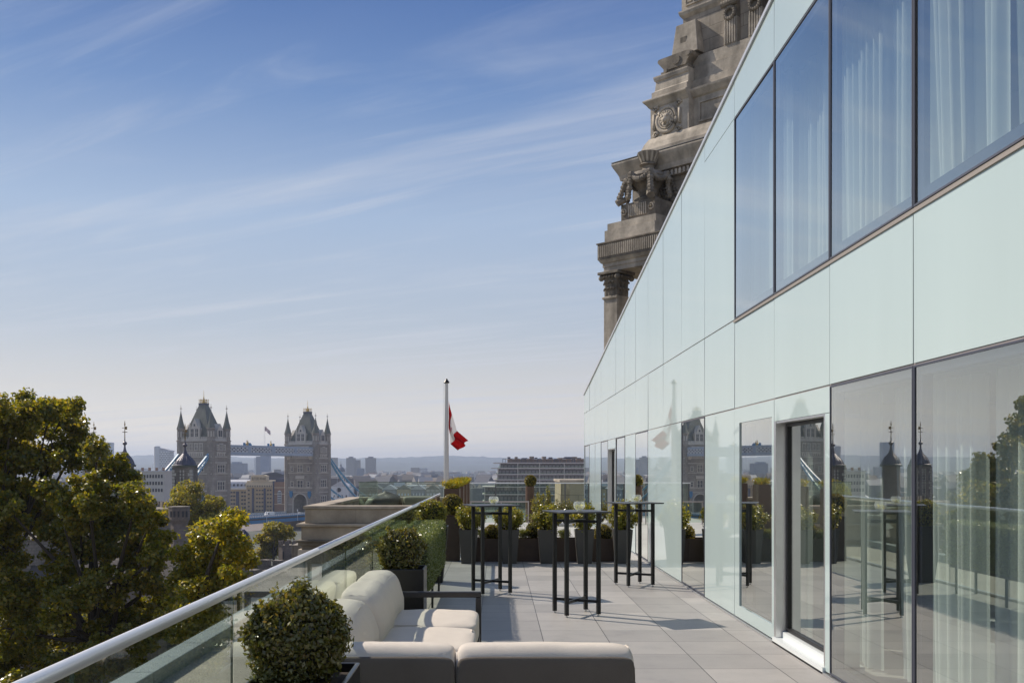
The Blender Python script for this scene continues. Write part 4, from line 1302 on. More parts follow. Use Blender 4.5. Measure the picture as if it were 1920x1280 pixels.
MB().box(x0 - 0.06, x1, WY - 0.06, 26.2, 0.10, 0.369).build('wall_course', wing.children[1].data.materials[0], wing)
corn_ = MB()
for z0, z1, o in ((0.06, 0.0995, 0.16), (-0.01, 0.0595, 0.12), (-0.09, -0.0105, 0.06)):
    corn_.box(x0 - o, x1, WY - o, 26.2, z0, z1)
corn_.build('moulding', m_stone_dark, wing, bevel=0.012)
MB().box(x0 - 0.12, x1, WY - 0.12, 26.2, -25.5, -0.0905).build('wall', m_stone, wing)
# glass screen on the wing
gs = thing('wing_glass_screen', 'greenish clear glass screen standing on the stone pavilion parapet', 'balustrade')
MB().box(-3.13, -1.2, 22.495, 22.505, 0.48, 1.215).build('glass_panel', m_balu2, gs)
MB().box(-3.135, -3.125, 22.506, 26.0, 0.48, 1.215).build('glass_panel', m_balu2, gs)
MB().box(-3.15, -1.2, 22.48, 22.52, 1.215, 1.228).build('top_edge', edge_glass, gs)
MB().box(-3.15, -1.2, 22.46, 22.54, 0.4295, 0.479).build('base_channel', m_alu, gs)
# tarp-covered grill and covered table
tg = MB(); rnd = random.Random(5)
nseg, rows = 36, 12
vs, fs = [], []
for j in range(rows + 1):
    t = j / rows
    for i in range(nseg):
        a = 2 * math.pi * i / nseg
        sq = (abs(math.cos(a)) ** 3 + abs(math.sin(a)) ** 3) ** (-1 / 3)
        r = 0.42 * (1 - 0.34 * t ** 3 - 0.6 * max(0, t - 0.85) / 0.15) * (1 + 0.05 * math.sin(7 * a + 3 * t) * (1 - t) + 0.03 * math.sin(11 * a))
        vs.append((r * 1.05 * sq * math.cos(a) + 0.05 * t, r * 0.7 * sq * math.sin(a), 0.43 + 0.55 * t - 0.10 * t * t * (0.4 + 0.6 * math.cos(a + 2.0)) ))
for j in range(rows):
    for i in range(nseg):
        i2 = (i + 1) % nseg
        fs.append((j * nseg + i, j * nseg + i2, (j + 1) * nseg + i2, (j + 1) * nseg + i))
fs.append(tuple(rows * nseg + i for i in range(nseg)))
tg.add(vs, fs)
o = tg.build('covered_grill', M('black_tarpaulin', (0.03, 0.032, 0.03), 0.5, var=0.3, vs=4, bump=0.6, bs=6), None, smooth=True)
o.location = (-2.72, 23.5, 0.0); tag(o, 'grill wrapped in a crumpled dark tarpaulin on the stone pavilion', 'covered grill')
b = MB(); b.pillow((0, 0, 0), 0.36, 0.3, 0.16, e=9, n=12, shear=lambda x, y, z: (0.02 * math.sin(y * 5), 0, 0))
o = b.build('covered_table', M('sage_cover', (0.16, 0.16, 0.125), 0.8, var=0.1, vs=4, bump=0.3, bs=8), None, smooth=True, weld=True)
o.location = (-1.86, 23.6, 0.71); tag(o, 'low furniture under a sage grey cover on the stone pavilion, right of the tarpaulin', 'covered table')
o.scale = (1, 1, 1)
MB_ = MB(); MB_.box(-0.34, 0.34, -0.28, 0.28, 0.43 - 0.71, -0.14); MB_.build('cover_skirt', o.data.materials[0], o)
# ------------------------------------------------------------------ ground, river, hills
def ground_h(y):
    if y < 425: return -25.6
    if y < 440: return -25.6 - (y - 425) / 15 * 12.4
    if y < 690: return -38.0
    if y < 705: return -38.0 + (y - 690) / 15 * 7.0
    return -31.0
ysamp = [-400, 0, 200, 400, 425, 440, 560, 690, 705, 900, 1500, 3000, 6000, 11000, 16000]
xs = [-14000, -6000, -2000, -800, -300, 0, 300, 800, 2000, 6000, 14000]
vs = [(x, y, ground_h(y)) for y in ysamp for x in xs]
nx = len(xs)
fs = [(j * nx + i, j * nx + i + 1, (j + 1) * nx + i + 1, (j + 1) * nx + i) for j in range(len(ysamp) - 1) for i in range(nx - 1)]
mb = MB(); mb.add(vs, fs)
m_ground = M('city_ground', (0.085, 0.09, 0.07), 0.95, var=0.45, vs=0.02)
tag(mb.build('ground', m_ground), kind='structure')
def water_mat():
    m, nt, o = new_mat('river_water')
    p = N(nt, 'ShaderNodeBsdfPrincipled'); p.inputs['Base Color'].default_value = (0.30, 0.235, 0.18, 1)
    p.inputs['Roughness'].default_value = 0.35
    t = N(nt, 'ShaderNodeTexCoord')
    no = N(nt, 'ShaderNodeTexNoise'); no.inputs['Scale'].default_value = 0.35; no.inputs['Detail'].default_value = 6
    nt.links.new(t.outputs['Object'], no.inputs['Vector'])
    bp = N(nt, 'ShaderNodeBump'); bp.inputs['Strength'].default_value = 0.9; bp.inputs['Distance'].default_value = 1.0
    nt.links.new(no.outputs['Fac'], bp.inputs['Height']); nt.links.new(bp.outputs[0], p.inputs['Normal'])
    nt.links.new(p.outputs[0], o.inputs['Surface'])
    return m
mb = MB(); mb.box(-3000, 3000, 427, 702, -36, -34.6)
tag(mb.build('river', water_mat()), kind='structure')
# distant wooded hills
rng = np.random.default_rng(11)
gx, gy = np.linspace(-5200, 3400, 240), np.linspace(4300, 9800, 70)
X, Y = np.meshgrid(gx, gy)
def vnoise(X, Y, s, seed):
    r = np.random.default_rng(seed)
    Z = np.zeros_like(X)
    for k in range(7):
        a = r.uniform(0, 6.28); p = r.uniform(0, 6.28); f = r.uniform(0.6, 1.6) / s
        Z += np.sin((X * math.cos(a) + Y * math.sin(a)) * f * 6.28 + p)
    return Z / 7
base = np.clip((Y - 4300) / 4300, 0, 1) ** 1.25
Z = -31.2 + base * (120 + 55 * vnoise(X, Y, 3200, 3) + 26 * vnoise(X, Y, 1100, 5)) + base * 10 * vnoise(X, Y, 320, 7) + rng.normal(0, 2.4, X.shape) * base
Z *= 1.0
Z[-6:, :] -= np.linspace(0, 60, 6)[:, None]
Z[0, :] = -33
vs = np.column_stack([X.ravel(), Y.ravel(), Z.ravel()]).tolist()
n1 = len(gx)
fs = [(j * n1 + i, j * n1 + i + 1, (j + 1) * n1 + i + 1, (j + 1) * n1 + i) for j in range(len(gy) - 1) for i in range(n1 - 1)]
mb = MB(); mb.add(vs, fs)
tag(mb.build('hills', M('wooded_hill', (0.040, 0.052, 0.036), 0.95, var=0.8, vs=0.012)), kind='structure')

# ------------------------------------------------------------------ suspension bridge with two towers
m_bst = M('bridge_stone', (0.36, 0.32, 0.27), 0.85, var=0.16, vs=0.35, brick=(2.4, 1.2, 0.05, 0.7), stain=0.3)
m_bpale = M('pale_bridge_stone', (0.54, 0.50, 0.44), 0.8, var=0.12, vs=0.5)
m_slate = M('slate_roof', (0.135, 0.14, 0.115), 0.7, var=0.2, vs=0.6, stretch=(1, 1, 0.3))
m_bdark = M('dark_window', (0.035, 0.037, 0.045), 0.3)
m_gold = M('gilding', (0.55, 0.36, 0.10), 0.35, 0.6)
m_blue = M('bridge_blue', (0.02, 0.17, 0.36), 0.5, var=0.15, vs=0.2)
m_pblue = M('pale_bridge_blue', (0.36, 0.43, 0.52), 0.55, var=0.08, vs=0.3)
m_bwhite = M('bridge_white', (0.62, 0.65, 0.68), 0.55)
AX = math.atan2(39.5, 80.0)          # bridge axis, measured from +Y towards +X
br = thing('suspension_bridge', 'Gothic twin towered stone bascule bridge with blue chains and high level walkway over the river', 'bridge', (-154.9, 525, 0), -AX)
LEN = math.hypot(39.5, 80.0)
WA, WB = 20.6, 11.8       # spacing of turret centres across and along the bridge
def frame(b, c, dx, w, h, t=0.35, n=3, arch=False):
    pass
def window_group(parent, face, cx_, z0, z1, w, n=3):
    """pale stone window with n dark lights. face: 'n' front (y=-), 's' rear, 'w' right side (x=+), 'e' left"""
    hw = w / 2
    def put(mb_, a0, a1, za, zb, d0, d1):
        if face == 'n': mb_.box(a0, a1, -WB / 2 - 1.2 - d1, -WB / 2 - 1.2 - d0, za, zb)
        if face == 's': mb_.box(a0, a1, WB / 2 + 1.2 + d0, WB / 2 + 1.2 + d1, za, zb)
        if face == 'w': mb_.box(WA / 2 + 1.2 + d0, WA / 2 + 1.2 + d1, a0, a1, za, zb)
        if face == 'e': mb_.box(-WA / 2 - 1.2 - d1, -WA / 2 - 1.2 - d0, a0, a1, za, zb)
    m = MB()
    put(m, cx_ - hw - 0.35, cx_ + hw + 0.35, z0 - 0.4, z0, 0, 0.5); put(m, cx_ - hw - 0.35, cx_ + hw + 0.35, z1, z1 + 0.5, 0, 0.5)
    lw = w / n
    for i in range(n + 1):
        x = cx_ - hw + i * lw
        put(m, x - 0.2, x + 0.2, z0, z1, 0, 0.42)
    zc = (z0 + z1) / 2 + 0.2
    put(m, cx_ - hw, cx_ + hw, zc - 0.12, zc + 0.12, 0, 0.3)
    wo = m.build('window', m_bpale, parent)
    return wo
def dark_lights(parent, lst):
    m = MB()
    for face, cx_, z0, z1, w in lst:
        hw = w / 2
        if face == 'n': m.box(cx_ - hw, cx_ + hw, -WB / 2 - 1.3, -WB / 2 - 1.205, z0, z1)
        if face == 's': m.box(cx_ - hw, cx_ + hw, WB / 2 + 1.205, WB / 2 + 1.3, z0, z1)
        if face == 'w': m.box(WA / 2 + 1.205, WA / 2 + 1.3, cx_ - hw, cx_ + hw, z0, z1)
    return m.build('window_recess', m_bdark, parent)
def make_tower():
    t = bpy.data.objects.new('tower', None); COL.objects.link(t); t.parent = br
    hx, hy = WA / 2 + 1.2, WB / 2 + 1.2
    # body: portal cut through along the bridge axis
    pw, ph = 5.0, -14.5
    m = MB()
    m.box(-hx, -pw, -hy, hy, -35, 15.6); m.box(pw, hx, -hy, hy, -35, 15.6)
    arch = [(-pw, 15.6), (-pw, -19.5)] + [(pw * -math.cos(a) * 1.0, -19.5 + 5.0 * math.sin(a) ** 0.85) for a in np.linspace(0.12, math.pi - 0.12, 11)] + [(pw, -19.5), (pw, 15.6)]
    m.prism(arch, -hy, hy)
    m.build('wall', m_bst, t)
    s = MB()
    for z, o, h in ((15.2, .45, .5), (6.9, .35, .45), (3.8, .3, .5), (-1.9, .35, .45), (-10.9, .3, .6), (-13.4, .3, .35), (-21, .3, .4)):
        for (a0, a1, b0, b1) in ((-hx - o, hx + o, -hy - o, -hy), (-hx - o, hx + o, hy, hy + o), (hx, hx + o, -hy, hy), (-hx - o, -hx, -hy, hy)):
            if z < -15 and b1 - b0 < 1 and (a0 < 0 < a1):
                s.box(a0, -pw - .3, b0, b1, z, z + h); s.box(pw + .3, a1, b0, b1, z, z + h)
            else:
                s.box(a0, a1, b0, b1, z, z + h)
    s.build('string_course', m_bpale, t)
    p = MB()
    for y in (-hy, hy - 0.6):
        p.box(-hx + 2, hx - 2, y, y + 0.6, 15.7, 16.5)
        for i in range(15): p.box(-hx + 2.3 + i * 1.25, -hx + 3.0 + i * 1.25, y, y + 0.6, 16.5, 17.5)
    for x in (-hx, hx - 0.6):
        p.box(x, x + 0.6, -hy + 2, hy - 2, 15.7, 16.5)
        for i in range(8): p.box(x, x + 0.6, -hy + 2.3 + i * 1.25, -hy + 3.0 + i * 1.25, 16.5, 17.5)
    p.build('parapet', m_bpale, t)
    for sx in (-1, 1):
        for sy in (-1, 1):
            u = MB(); c = (sx * WA / 2, sy * WB / 2, 0)
            u.lathe([(2.15, -35), (2.15, 15.0), (2.4, 15.2), (2.4, 15.7), (2.0, 15.9), (2.0, 21.2), (2.3, 21.5), (2.3, 22.1)], c, 8, math.pi / 8)
            tu = u.build('turret', m_bst, t)
            k = MB(); k.lathe([(2.25, 22.1), (1.25, 25.6), (0.22, 30.6), (0.2, 31.2)], c, 8, math.pi / 8); k.build('spire', m_slate, tu)
            f = MB(); f.lathe([(0.12, 31.2), (0.12, 32.2), (0.45, 32.4), (0.45, 32.7), (0.1, 32.9), (0.08, 34.4)], c, 6)
            f.box(c[0] - 0.7, c[0] + 0.7, c[1] - 0.1, c[1] + 0.1, 32.4, 32.62); f.build('finial', m_bst, tu)
            d = MB()
            for i in range(8):
                a = i * math.pi / 4
                cxx, cyy = c[0] + 1.88 * math.cos(a), c[1] + 1.88 * math.sin(a)
                d.box(-0.3, 0.3, -0.06, 0.06, 17.5, 20.3, Matrix.Translation((cxx, cyy, 0)) @ Matrix.Rotation(a + math.pi / 2, 4, 'Z'))
            d.build('turret_light', m_bpale, tu)
    r = MB(); r.frustum((0, 0), hx - 2.0, hy - 1.0, 2.0, 1.5, 15.65, 34.2); r.build('roof', m_slate, t)
    r = MB(); r.box(-2.15, 2.15, -1.65, 1.65, 34.25, 35.4); r.build('roof_ridge', M('lead_ridge', (0.07, 0.075, 0.10), 0.5), t)
    cr = MB()
    for x in np.linspace(-1.9, 1.9, 5):
        for y in (-1.4, 1.4):
            cr.lathe([(0.18, 35.4), (0.10, 36.6), (0.28, 36.9), (0.03, 37.6)], (x, y, 0), 5)
    for x in (-1.9, 1.9): cr.lathe([(0.18, 35.4), (0.10, 36.6), (0.28, 36.9), (0.03, 37.6)], (x, 0, 0), 5)
    cr.box(-1.9, 1.9, -1.45, -1.35, 36.1, 36.3); cr.box(-1.9, 1.9, 1.35, 1.45, 36.1, 36.3)
    cr.lathe([(0.9, 35.4), (0.55, 36.8), (0.25, 38.2), (0.35, 38.5), (0.12, 38.8), (0.07, 42.2)], (0, 0, 0), 8)
    cr.build('crown', m_gold, t)
    # gabled dormers
    for face in ('n', 's'):
        sg = -1 if face == 'n' else 1
        g = MB(); y0, y1 = (-hy + 0.2, -hy + 5.5) if sg < 0 else (hy - 5.5, hy - 0.2)
        g.prism([(-3.2, 15.65), (3.2, 15.65), (3.2, 22.0), (2.4, 22.2), (1.4, 24.6), (0, 27.0), (-1.4, 24.6), (-2.4, 22.2), (-3.2, 22.0)], y0, y1)
        for x in (-3.2, 3.2): g.lathe([(0.5, 15.7), (0.5, 22.8), (0.05, 25.0)], (x, y0 if sg < 0 else y1, 0), 6)
        do = g.build('dormer', m_bpale, t)
        w = MB(); yy = (y0 - 0.08, y0 + 0.03) if sg < 0 else (y1 - 0.03, y1 + 0.08)
        for x in (-1.5, 1.5):
            w.box(x - 0.85, x + 0.85, yy[0], yy[1], 17.6, 21.6); 
        w.box(-0.5, 0.5, yy[0], yy[1], 23.0, 24.2)
        w.build('dormer_window', m_bdark, do)
        b = MB()
        for x in (-1.5, 1.5):
            b.box(x - 0.1, x + 0.1, yy[0] - 0.1, yy[1] + 0.1, 17.6, 21.6); b.box(x - .85, x + .85, yy[0] - 0.1, yy[1] + 0.1, 19.6, 19.8)
        b.build('mullion', m_bpale, do)
    for sg in (-1, 1):
        g = MB(); x0_, x1_ = (-hx + 0.2, -hx + 6) if sg < 0 else (hx - 6, hx - 0.2)
        g.prism([(-2.2, 15.65), (2.2, 15.65), (2.2, 21.0), (0, 24.4), (-2.2, 21.0)], x0_, x1_, axis='x')
        do = g.build('dormer', m_bpale, t)
        w = MB(); xx = (x1_ - 0.03, x1_ + 0.08) if sg > 0 else (x0_ - 0.08, x0_ + 0.03)
        for y in (-0.8, 0.8): w.box(xx[0], xx[1], y - 0.6, y + 0.6, 17.6, 20.8)
        w.build('dormer_window', m_bdark, do)
    rec = []
    # front and rear: four lights under the parapet, carved band, great window, lower windows
    for f in ('n', 's'):
        for x in (-4.9, -1.65, 1.65, 4.9):
            window_group(t, f, x, 10.6, 13.8, 2.0, 2); rec.append((f, x, 10.6, 13.8, 2.0))
        window_group(t, f, 0, -0.9, 3.0, 3.6, 3); rec.append((f, 0, -0.9, 3.0, 3.6))
        for x in (-6.0, 6.0):
            window_group(t, f, x, -0.4, 1.8, 1.6, 1); rec.append((f, x, -0.4, 1.8, 1.6))
            window_group(t, f, x, -9.9, -7.2, 1.8, 1); rec.append((f, x, -9.9, -7.2, 1.8))
        window_group(t, f, 0, -10.4, -6.4, 4.2, 2); rec.append((f, 0, -10.4, -6.4, 4.2))
    window_group(t, 'w', 0, 10.6, 13.6, 2.0, 2); rec.append(('w', 0, 10.6, 13.6, 2.0))
    for y in (-2.5, 2.5): window_group(t, 'w', y, 10.8, 13.0, 1.0, 1); rec.append(('w', y, 10.8, 13.0, 1.0))
    for z0, z1 in ((-0.9, 2.8), (-10.0, -6.0), (-19.6, -15.6), (-27, -23.5)):
        window_group(t, 'w', 0, z0, z1, 5.4, 3); rec.append(('w', 0, z0, z1, 5.4))
    dark_lights(t, rec)
    # carved balcony band below the upper windows
    for f in (-1, 1):
        y = f * (hy + 0.3)
        cb = MB(); cb.box(-6.5, 6.5, min(y, y - f * .3), max(y, y - f * .3), 9.0, 9.7)
        for i in range(9): cb.box(-6.2 + i * 1.45, -5.4 + i * 1.45, min(y - f * .1, y - f * .3), max(y - f * .1, y - f * .3), 7.6, 9.01)
        cb.build('balcony', m_bpale, t)
        cb = MB(); cb.box(-3.2, 3.2, min(y + f * .4, y - f * .3), max(y + f * .4, y - f * .3), -5.3, -3.4); cb.build('balcony', m_bpale, t)
    cb = MB()
    for i in range(4): cb.box(hx, hx + 0.3, -3 + i * 1.7, -2.2 + i * 1.7, 7.6, 9.01)
    cb.box(hx, hx + 0.4, -3.5, 3.5, 9.0, 9.6); cb.build('balcony', m_bpale, t)
    # moulded portal ring and blue shields either side
    pr = MB()
    ang = np.linspace(0, math.pi, 15)
    for f in (-1, 1):
        y = f * (hy + 0.25)
        pts = [(-5.3, y, -33), (-5.3, y, -19.5)] + [(-5.3 * math.cos(a), y, -19.5 + 5.4 * math.sin(a)) for a in ang] + [(5.3, y, -19.5), (5.3, y, -33)]
        pr.tube(pts, 0.4, 6)
    pr.build('portal_moulding', m_bpale, t)
    for f in (-1, 1):
        for x in (-6.8, 6.8):
            y = f * (hy + 0.25)
            sh = MB(); sh.prism([(x - 1.2, -12.6), (x - 1.2, -15.2), (x, -17.0), (x + 1.2, -15.2), (x + 1.2, -12.6)], y - 0.2, y + 0.2); sh.build('shield', m_blue, t)
    bd = MB(); bd.box(-30.5 / 2, 30.5 / 2, -12, 12, -36.5, -28.6)
    bd.prism([(-15, -12), (15, -12), (17, 0), (15, 12), (-15, 12), (-17, 0)], -36.6, -29.5, axis='z')
    bd.build('pier', m_bst, t)
    return t
tw = make_tower()
tw2 = dup(tw, parent=br); tw2.location = (0, LEN, 0)
# high-level walkways
hy = WB / 2 + 1.2
for x in (8.2, -8.2):
    w0, w1 = hy - 0.5, LEN - hy + 0.5
    wk = MB()
    wk.box(x - 1.8, x + 1.8, w0, w1, 8.3, 9.7); wk.box(x - 1.8, x + 1.8, w0, w1, 12.5, 13.2); wk.box(x - 1.5, x + 1.5, w0, w1, 13.25, 13.6)
    L = w1 - w0
    for f in (0.0, 0.235, 0.5, 0.765, 1.0):
        yc = w0 + f * L
        wd = 1.1 if f != 0.5 else 1.6
        wk.box(x - 1.95, x + 1.95, yc - wd, yc + wd, 9.7, 12.5)
    wo = wk.build('walkway', m_pblue, br)
    la = MB()
    nx_ = 26
    for sx in (-1.7, 1.7):
        for i in range(nx_):
            y = w0 + (i + 0.0) * L / nx_
            la.bar((x + sx, y, 9.6), (x + sx, y + 2 * L / nx_ * 0.9, 12.6), 0.16, 0.62); la.bar((x + sx, y + 2 * L / nx_ * 0.9, 9.6), (x + sx, y, 12.6), 0.16, 0.62)
    la.build('lattice', m_bwhite, wo)
    bk = MB(); bk.box(x - 0.1, x + 0.1, w0, w1, 9.7, 12.5); bk.build('interior_shade', M('walkway_shade', (0.05, 0.07, 0.13), 0.5), wo)  # dark sheet stands in for the shade inside the walkway
    cs_ = MB()
    for f in (0.235 * 1.0, 0.5):
        yc = w0 + f * L
        cs_.lathe([(0.5, 13.6), (0.7, 14.6), (0.2, 15.2), (0.35, 15.6), (0.05, 16.8)], (x, yc, 0), 8)
    cs_.build('crest', m_gold, wo)
    ps = MB()
    for f in (0.235, 0.5):
        for d in (-2.2, 2.2): ps.box(x - 0.45, x + 0.45, w0 + f * L + d - 0.45, w0 + f * L + d + 0.45, 13.6, 15.0)
    ps.build('post', m_blue, wo)
    bx = MB()
    for yy in (w0 + 0.6, w1 - 0.6):
        bx.lathe([(0.9, 6.2), (1.3, 7.4), (1.5, 8.29)], (x, yy + (0.6 if yy < LEN / 2 else -0.6), 0), 8)
    bx.build('bracket', m_bpale, wo)
pl_ = MB(); pl_.lathe([(0.09, 13.6), (0.06, 24.5)], (8.2, LEN * 0.44, 0), 6); o = pl_.build('flag_staff', m_bwhite, br)
fg = MB(); fg.add([(8.25 + 0.45 * i + dz * 0, LEN * 0.44 + 0.5 * math.sin(i), 24.3 - 0.12 * i * i * 0.35 - dz) for i in range(9) for dz in (0, 2.4)], [(2 * i, 2 * i + 1, 2 * i + 3, 2 * i + 2) for i in range(8)]); fg.build('flag', M('pale_flag', (0.62, 0.50, 0.50), 0.8), o)
# chains, one pair of chords with lacing on each side of each shore span
def chain(x, sgn, y_start, tlow):
    up, lo = [], []
    n = 14
    for i in range(n + 1):
        t = tlow * i / n
        z = -23.0 + 31.0 * (1 - t / tlow) ** 2
        gap = 1.2 + 3.4 * math.sin(math.pi * min(1, i / n)) 
        up.append((x, y_start + sgn * t, z + gap * 0.5)); lo.append((x, y_start + sgn * t, z - gap * 0.6))
    m = MB()
    for p in (up, lo):
        for a, b in zip(p[:-1], p[1:]): m.bar(a, b, 0.9, 1.0)
    c = m.build('chain', M('chain_blue', (0.06, 0.27, 0.45), 0.5) if 'chain_blue' not in bpy.data.materials else bpy.data.materials['chain_blue'], br)
    l = MB()
    for p in (up, lo):
        for a, b in zip(p[:-1], p[1:]): 
            l.bar(Vector(a) + Vector((0, 0, .52)), Vector(b) + Vector((0, 0, .52)), 1.0, 0.22)
    for i in range(1, n):
        l.bar(up[i], lo[i], 0.3); 
        l.bar(up[i], lo[i + 1] if i % 2 else lo[i - 1], 0.25)
    for i in range(2, n):
        l.bar(lo[i], (x, lo[i][1], -26), 0.22)
    l.build('lacing', m_bwhite, c)
for x in (10.2, -10.2):
    chain(x, -1, -WB / 2 - 1.5, 58); chain(x, 1, LEN + WB / 2 + 1.5, 62)
# road deck with parapets through both towers
for nm, y0_, y1_ in (('road_deck', -95, LEN + 110),):
    dk = MB(); dk.box(-10.0, 10.0, y0_, y1_, -29.0, -26.6)
    dk.build(nm, M('road_asphalt', (0.06, 0.06, 0.06), 0.9), br)
    for x in (-10.0, 9.7):
        g = MB(); g.box(x, x + 0.3, y0_, y1_, -26.59, -25.9); g.box(x - 0.15, x + 0.45, y0_, y1_, -29.4, -27.6)
        gi = g.build('parapet', m_blue, br)
        w = MB(); n = 150
        for i in range(n):
            y = y0_ + (i + 0.2) * (y1_ - y0_) / n
            if abs(y) < 8 or abs(y - LEN) < 8: continue
            w.box(x - 0.08, x + 0.38, y, y + 1.15, -25.9, -25.0)
        w.build('balusters', m_bwhite, gi)
        h = MB(); h.box(x - 0.1, x + 0.4, y0_, y1_, -24.999, -24.8); h.build('parapet_rail', m_pblue, gi)
def brpt(u, v, z=0.0):
    return br.matrix_basis @ Vector((u, v, z))
bpy.context.view_layer.update()

# vehicles on the bridge
m_vw = M('white_paint', (0.75, 0.75, 0.74), 0.35, coat=0.5)
m_tyre = M('tyre', (0.02, 0.02, 0.02), 0.9)
m_vg = M('vehicle_glass', (0.02, 0.025, 0.03), 0.1)
def vehicle(name, label, cat, v, u, L, W, H, kind, rz=0.0):
    loc = br.matrix_basis @ Vector((u, v, -26.59))
    t = thing(name, label, cat, loc, -AX + rz)
    z0 = 0.35
    if kind == 'van':
        prof = [(-L / 2, z0), (L / 2, z0), (L / 2, H * 0.45), (L / 2 - 0.5, H * 0.52), (L / 2 - 1.2, H * 0.96), (L / 2 - 1.6, H), (-L / 2 + 0.1, H), (-L / 2, H - 0.2)]
    else:
        prof = [(-L / 2, z0), (L / 2, z0), (L / 2, H * 0.55), (L / 2 - 1.1, H * 0.62), (L / 2 - 1.8, H), (-L / 2 + 1.0, H), (-L / 2 + 0.3, H * 0.65), (-L / 2, H * 0.6)]
    m = MB(); m.prism(prof, -W / 2, W / 2, axis='x'); m.build('body', m_vw, t, bevel=0.08)
    g = MB()
    for s_ in (-1, 1):
        if kind == 'van':
            g.box(s_ * W / 2 - 0.02, s_ * W / 2 + 0.02, L / 2 - 2.1, L / 2 - 1.15, H * 0.55, H * 0.85)
        else:
            g.box(s_ * W / 2 - 0.02, s_ * W / 2 + 0.02, -L / 2 + 0.9, L / 2 - 1.7, H * 0.64, H * 0.93)
    g.build('side_window', m_vg, t)
    for y in (-L / 2 + 0.9, L / 2 - 0.9):
        for s_ in (-1, 1):
            w = MB(); w.tube([(s_ * (W / 2 - 0.12) - 0.12, y, 0.36), (s_ * (W / 2 - 0.12) + 0.14, y, 0.36)], 0.36, 14); w.build('wheel', m_tyre, t)
vehicle('white_van', 'white high roofed van crossing the bridge between the two towers', 'van', LEN * 0.52, 5.5, 6.8, 2.3, 3.1, 'van', math.pi)
vehicle('white_car', 'small white car on the bridge just before the right tower', 'car', LEN - 14, 5.5, 4.3, 1.8, 1.6, 'car')
lp = thing('bridge_lamp', 'slim white lamp post on the near parapet of the bridge below the van', 'lamp', brpt(10.3, LEN * 0.43, -29.3), -AX, 'lamp posts along the bridge')
MB().lathe([(0.22, 0), (0.16, 0.4), (0.13, 5.2)], n=8).build('post', m_bwhite, lp)
MB().lathe([(0.15, 5.2), (0.38, 5.7), (0.3, 6.3), (0.03, 6.6)], n=8).build('lantern', m_bwhite, lp)
dup(lp, brpt(10.3, LEN * 0.74, -29.3), label='slim white lamp post on the bridge parapet left of the right tower')
kb = thing('control_cabin', 'small blue and pale control cabin at the left end of the bridge parapet', 'cabin', brpt(9.0, LEN * 0.24, -26.59), -AX)
MB().box(-1.2, 1.2, -1.8, 1.8, 0, 2.9).build('wall', m_pblue, kb); MB().box(-1.4, 1.4, -2.0, 2.0, 2.9, 3.2).build('roof', m_blue, kb); MB().box(1.2, 1.23, -1.4, 1.4, 1.2, 2.3).build('window', m_bdark, kb)
# ------------------------------------------------------------------ castle
m_cas = M('castle_rubble', (0.28, 0.24, 0.20), 0.9, var=0.25, vs=0.9, bump=0.3, bs=6, brick=(0.7, 0.35, 0.03, 0.6), stain=0.3)
m_cas_pink = M('castle_ashlar', (0.24, 0.195, 0.165), 0.9, var=0.15, vs=0.8, brick=(0.7, 0.35, 0.02, 0.7), stain=0.3)
m_quoin = M('quoin_stone', (0.48, 0.45, 0.39), 0.85, var=0.15, vs=2)
m_lead = M('lead_dome', (0.115, 0.105, 0.125), 0.45, 0.3, var=0.3, vs=1.5, stretch=(1, 1, 0.2))
m_vane = M('gilt_vane', (0.22, 0.14, 0.05), 0.45, 0.5)
keep = thing('castle_keep', 'old stone castle keep with lead capped corner turrets and weather vanes, mostly behind the trees', 'castle')
A, B, Cc = at(347, 876, 188), at(234, 876, 203), at(176, 876, 236)
def vane(parent, c, z, s=1.0):
    m = MB(); m.tube([(c[0], c[1], z), (c[0], c[1], z + 5.4 * s)], 0.10, 6, 0.06)
    m.bar((c[0] - 0.9 * s, c[1], z + 2.7 * s), (c[0] + 0.9 * s, c[1], z + 2.7 * s), 0.12); m.bar((c[0], c[1] - 0.9 * s, z + 2.7 * s), (c[0], c[1] + 0.9 * s, z + 2.7 * s), 0.12)
    m.box(c[0], c[0] + 0.85 * s, c[1] - 0.05, c[1] + 0.05, z + 3.6 * s, z + 4.7 * s); m.bar((c[0] - 1.0 * s, c[1], z + 4.2 * s), (c[0], c[1], z + 4.2 * s), 0.1)
    m.sphere((c[0], c[1], z + 5.4 * s), 0.28 * s, 8, 6); m.lathe([(0.12, 0), (0.02, 0.8)], (c[0], c[1], z + 5.5 * s), 6)
    return m.build('weather_vane', m_vane, parent)
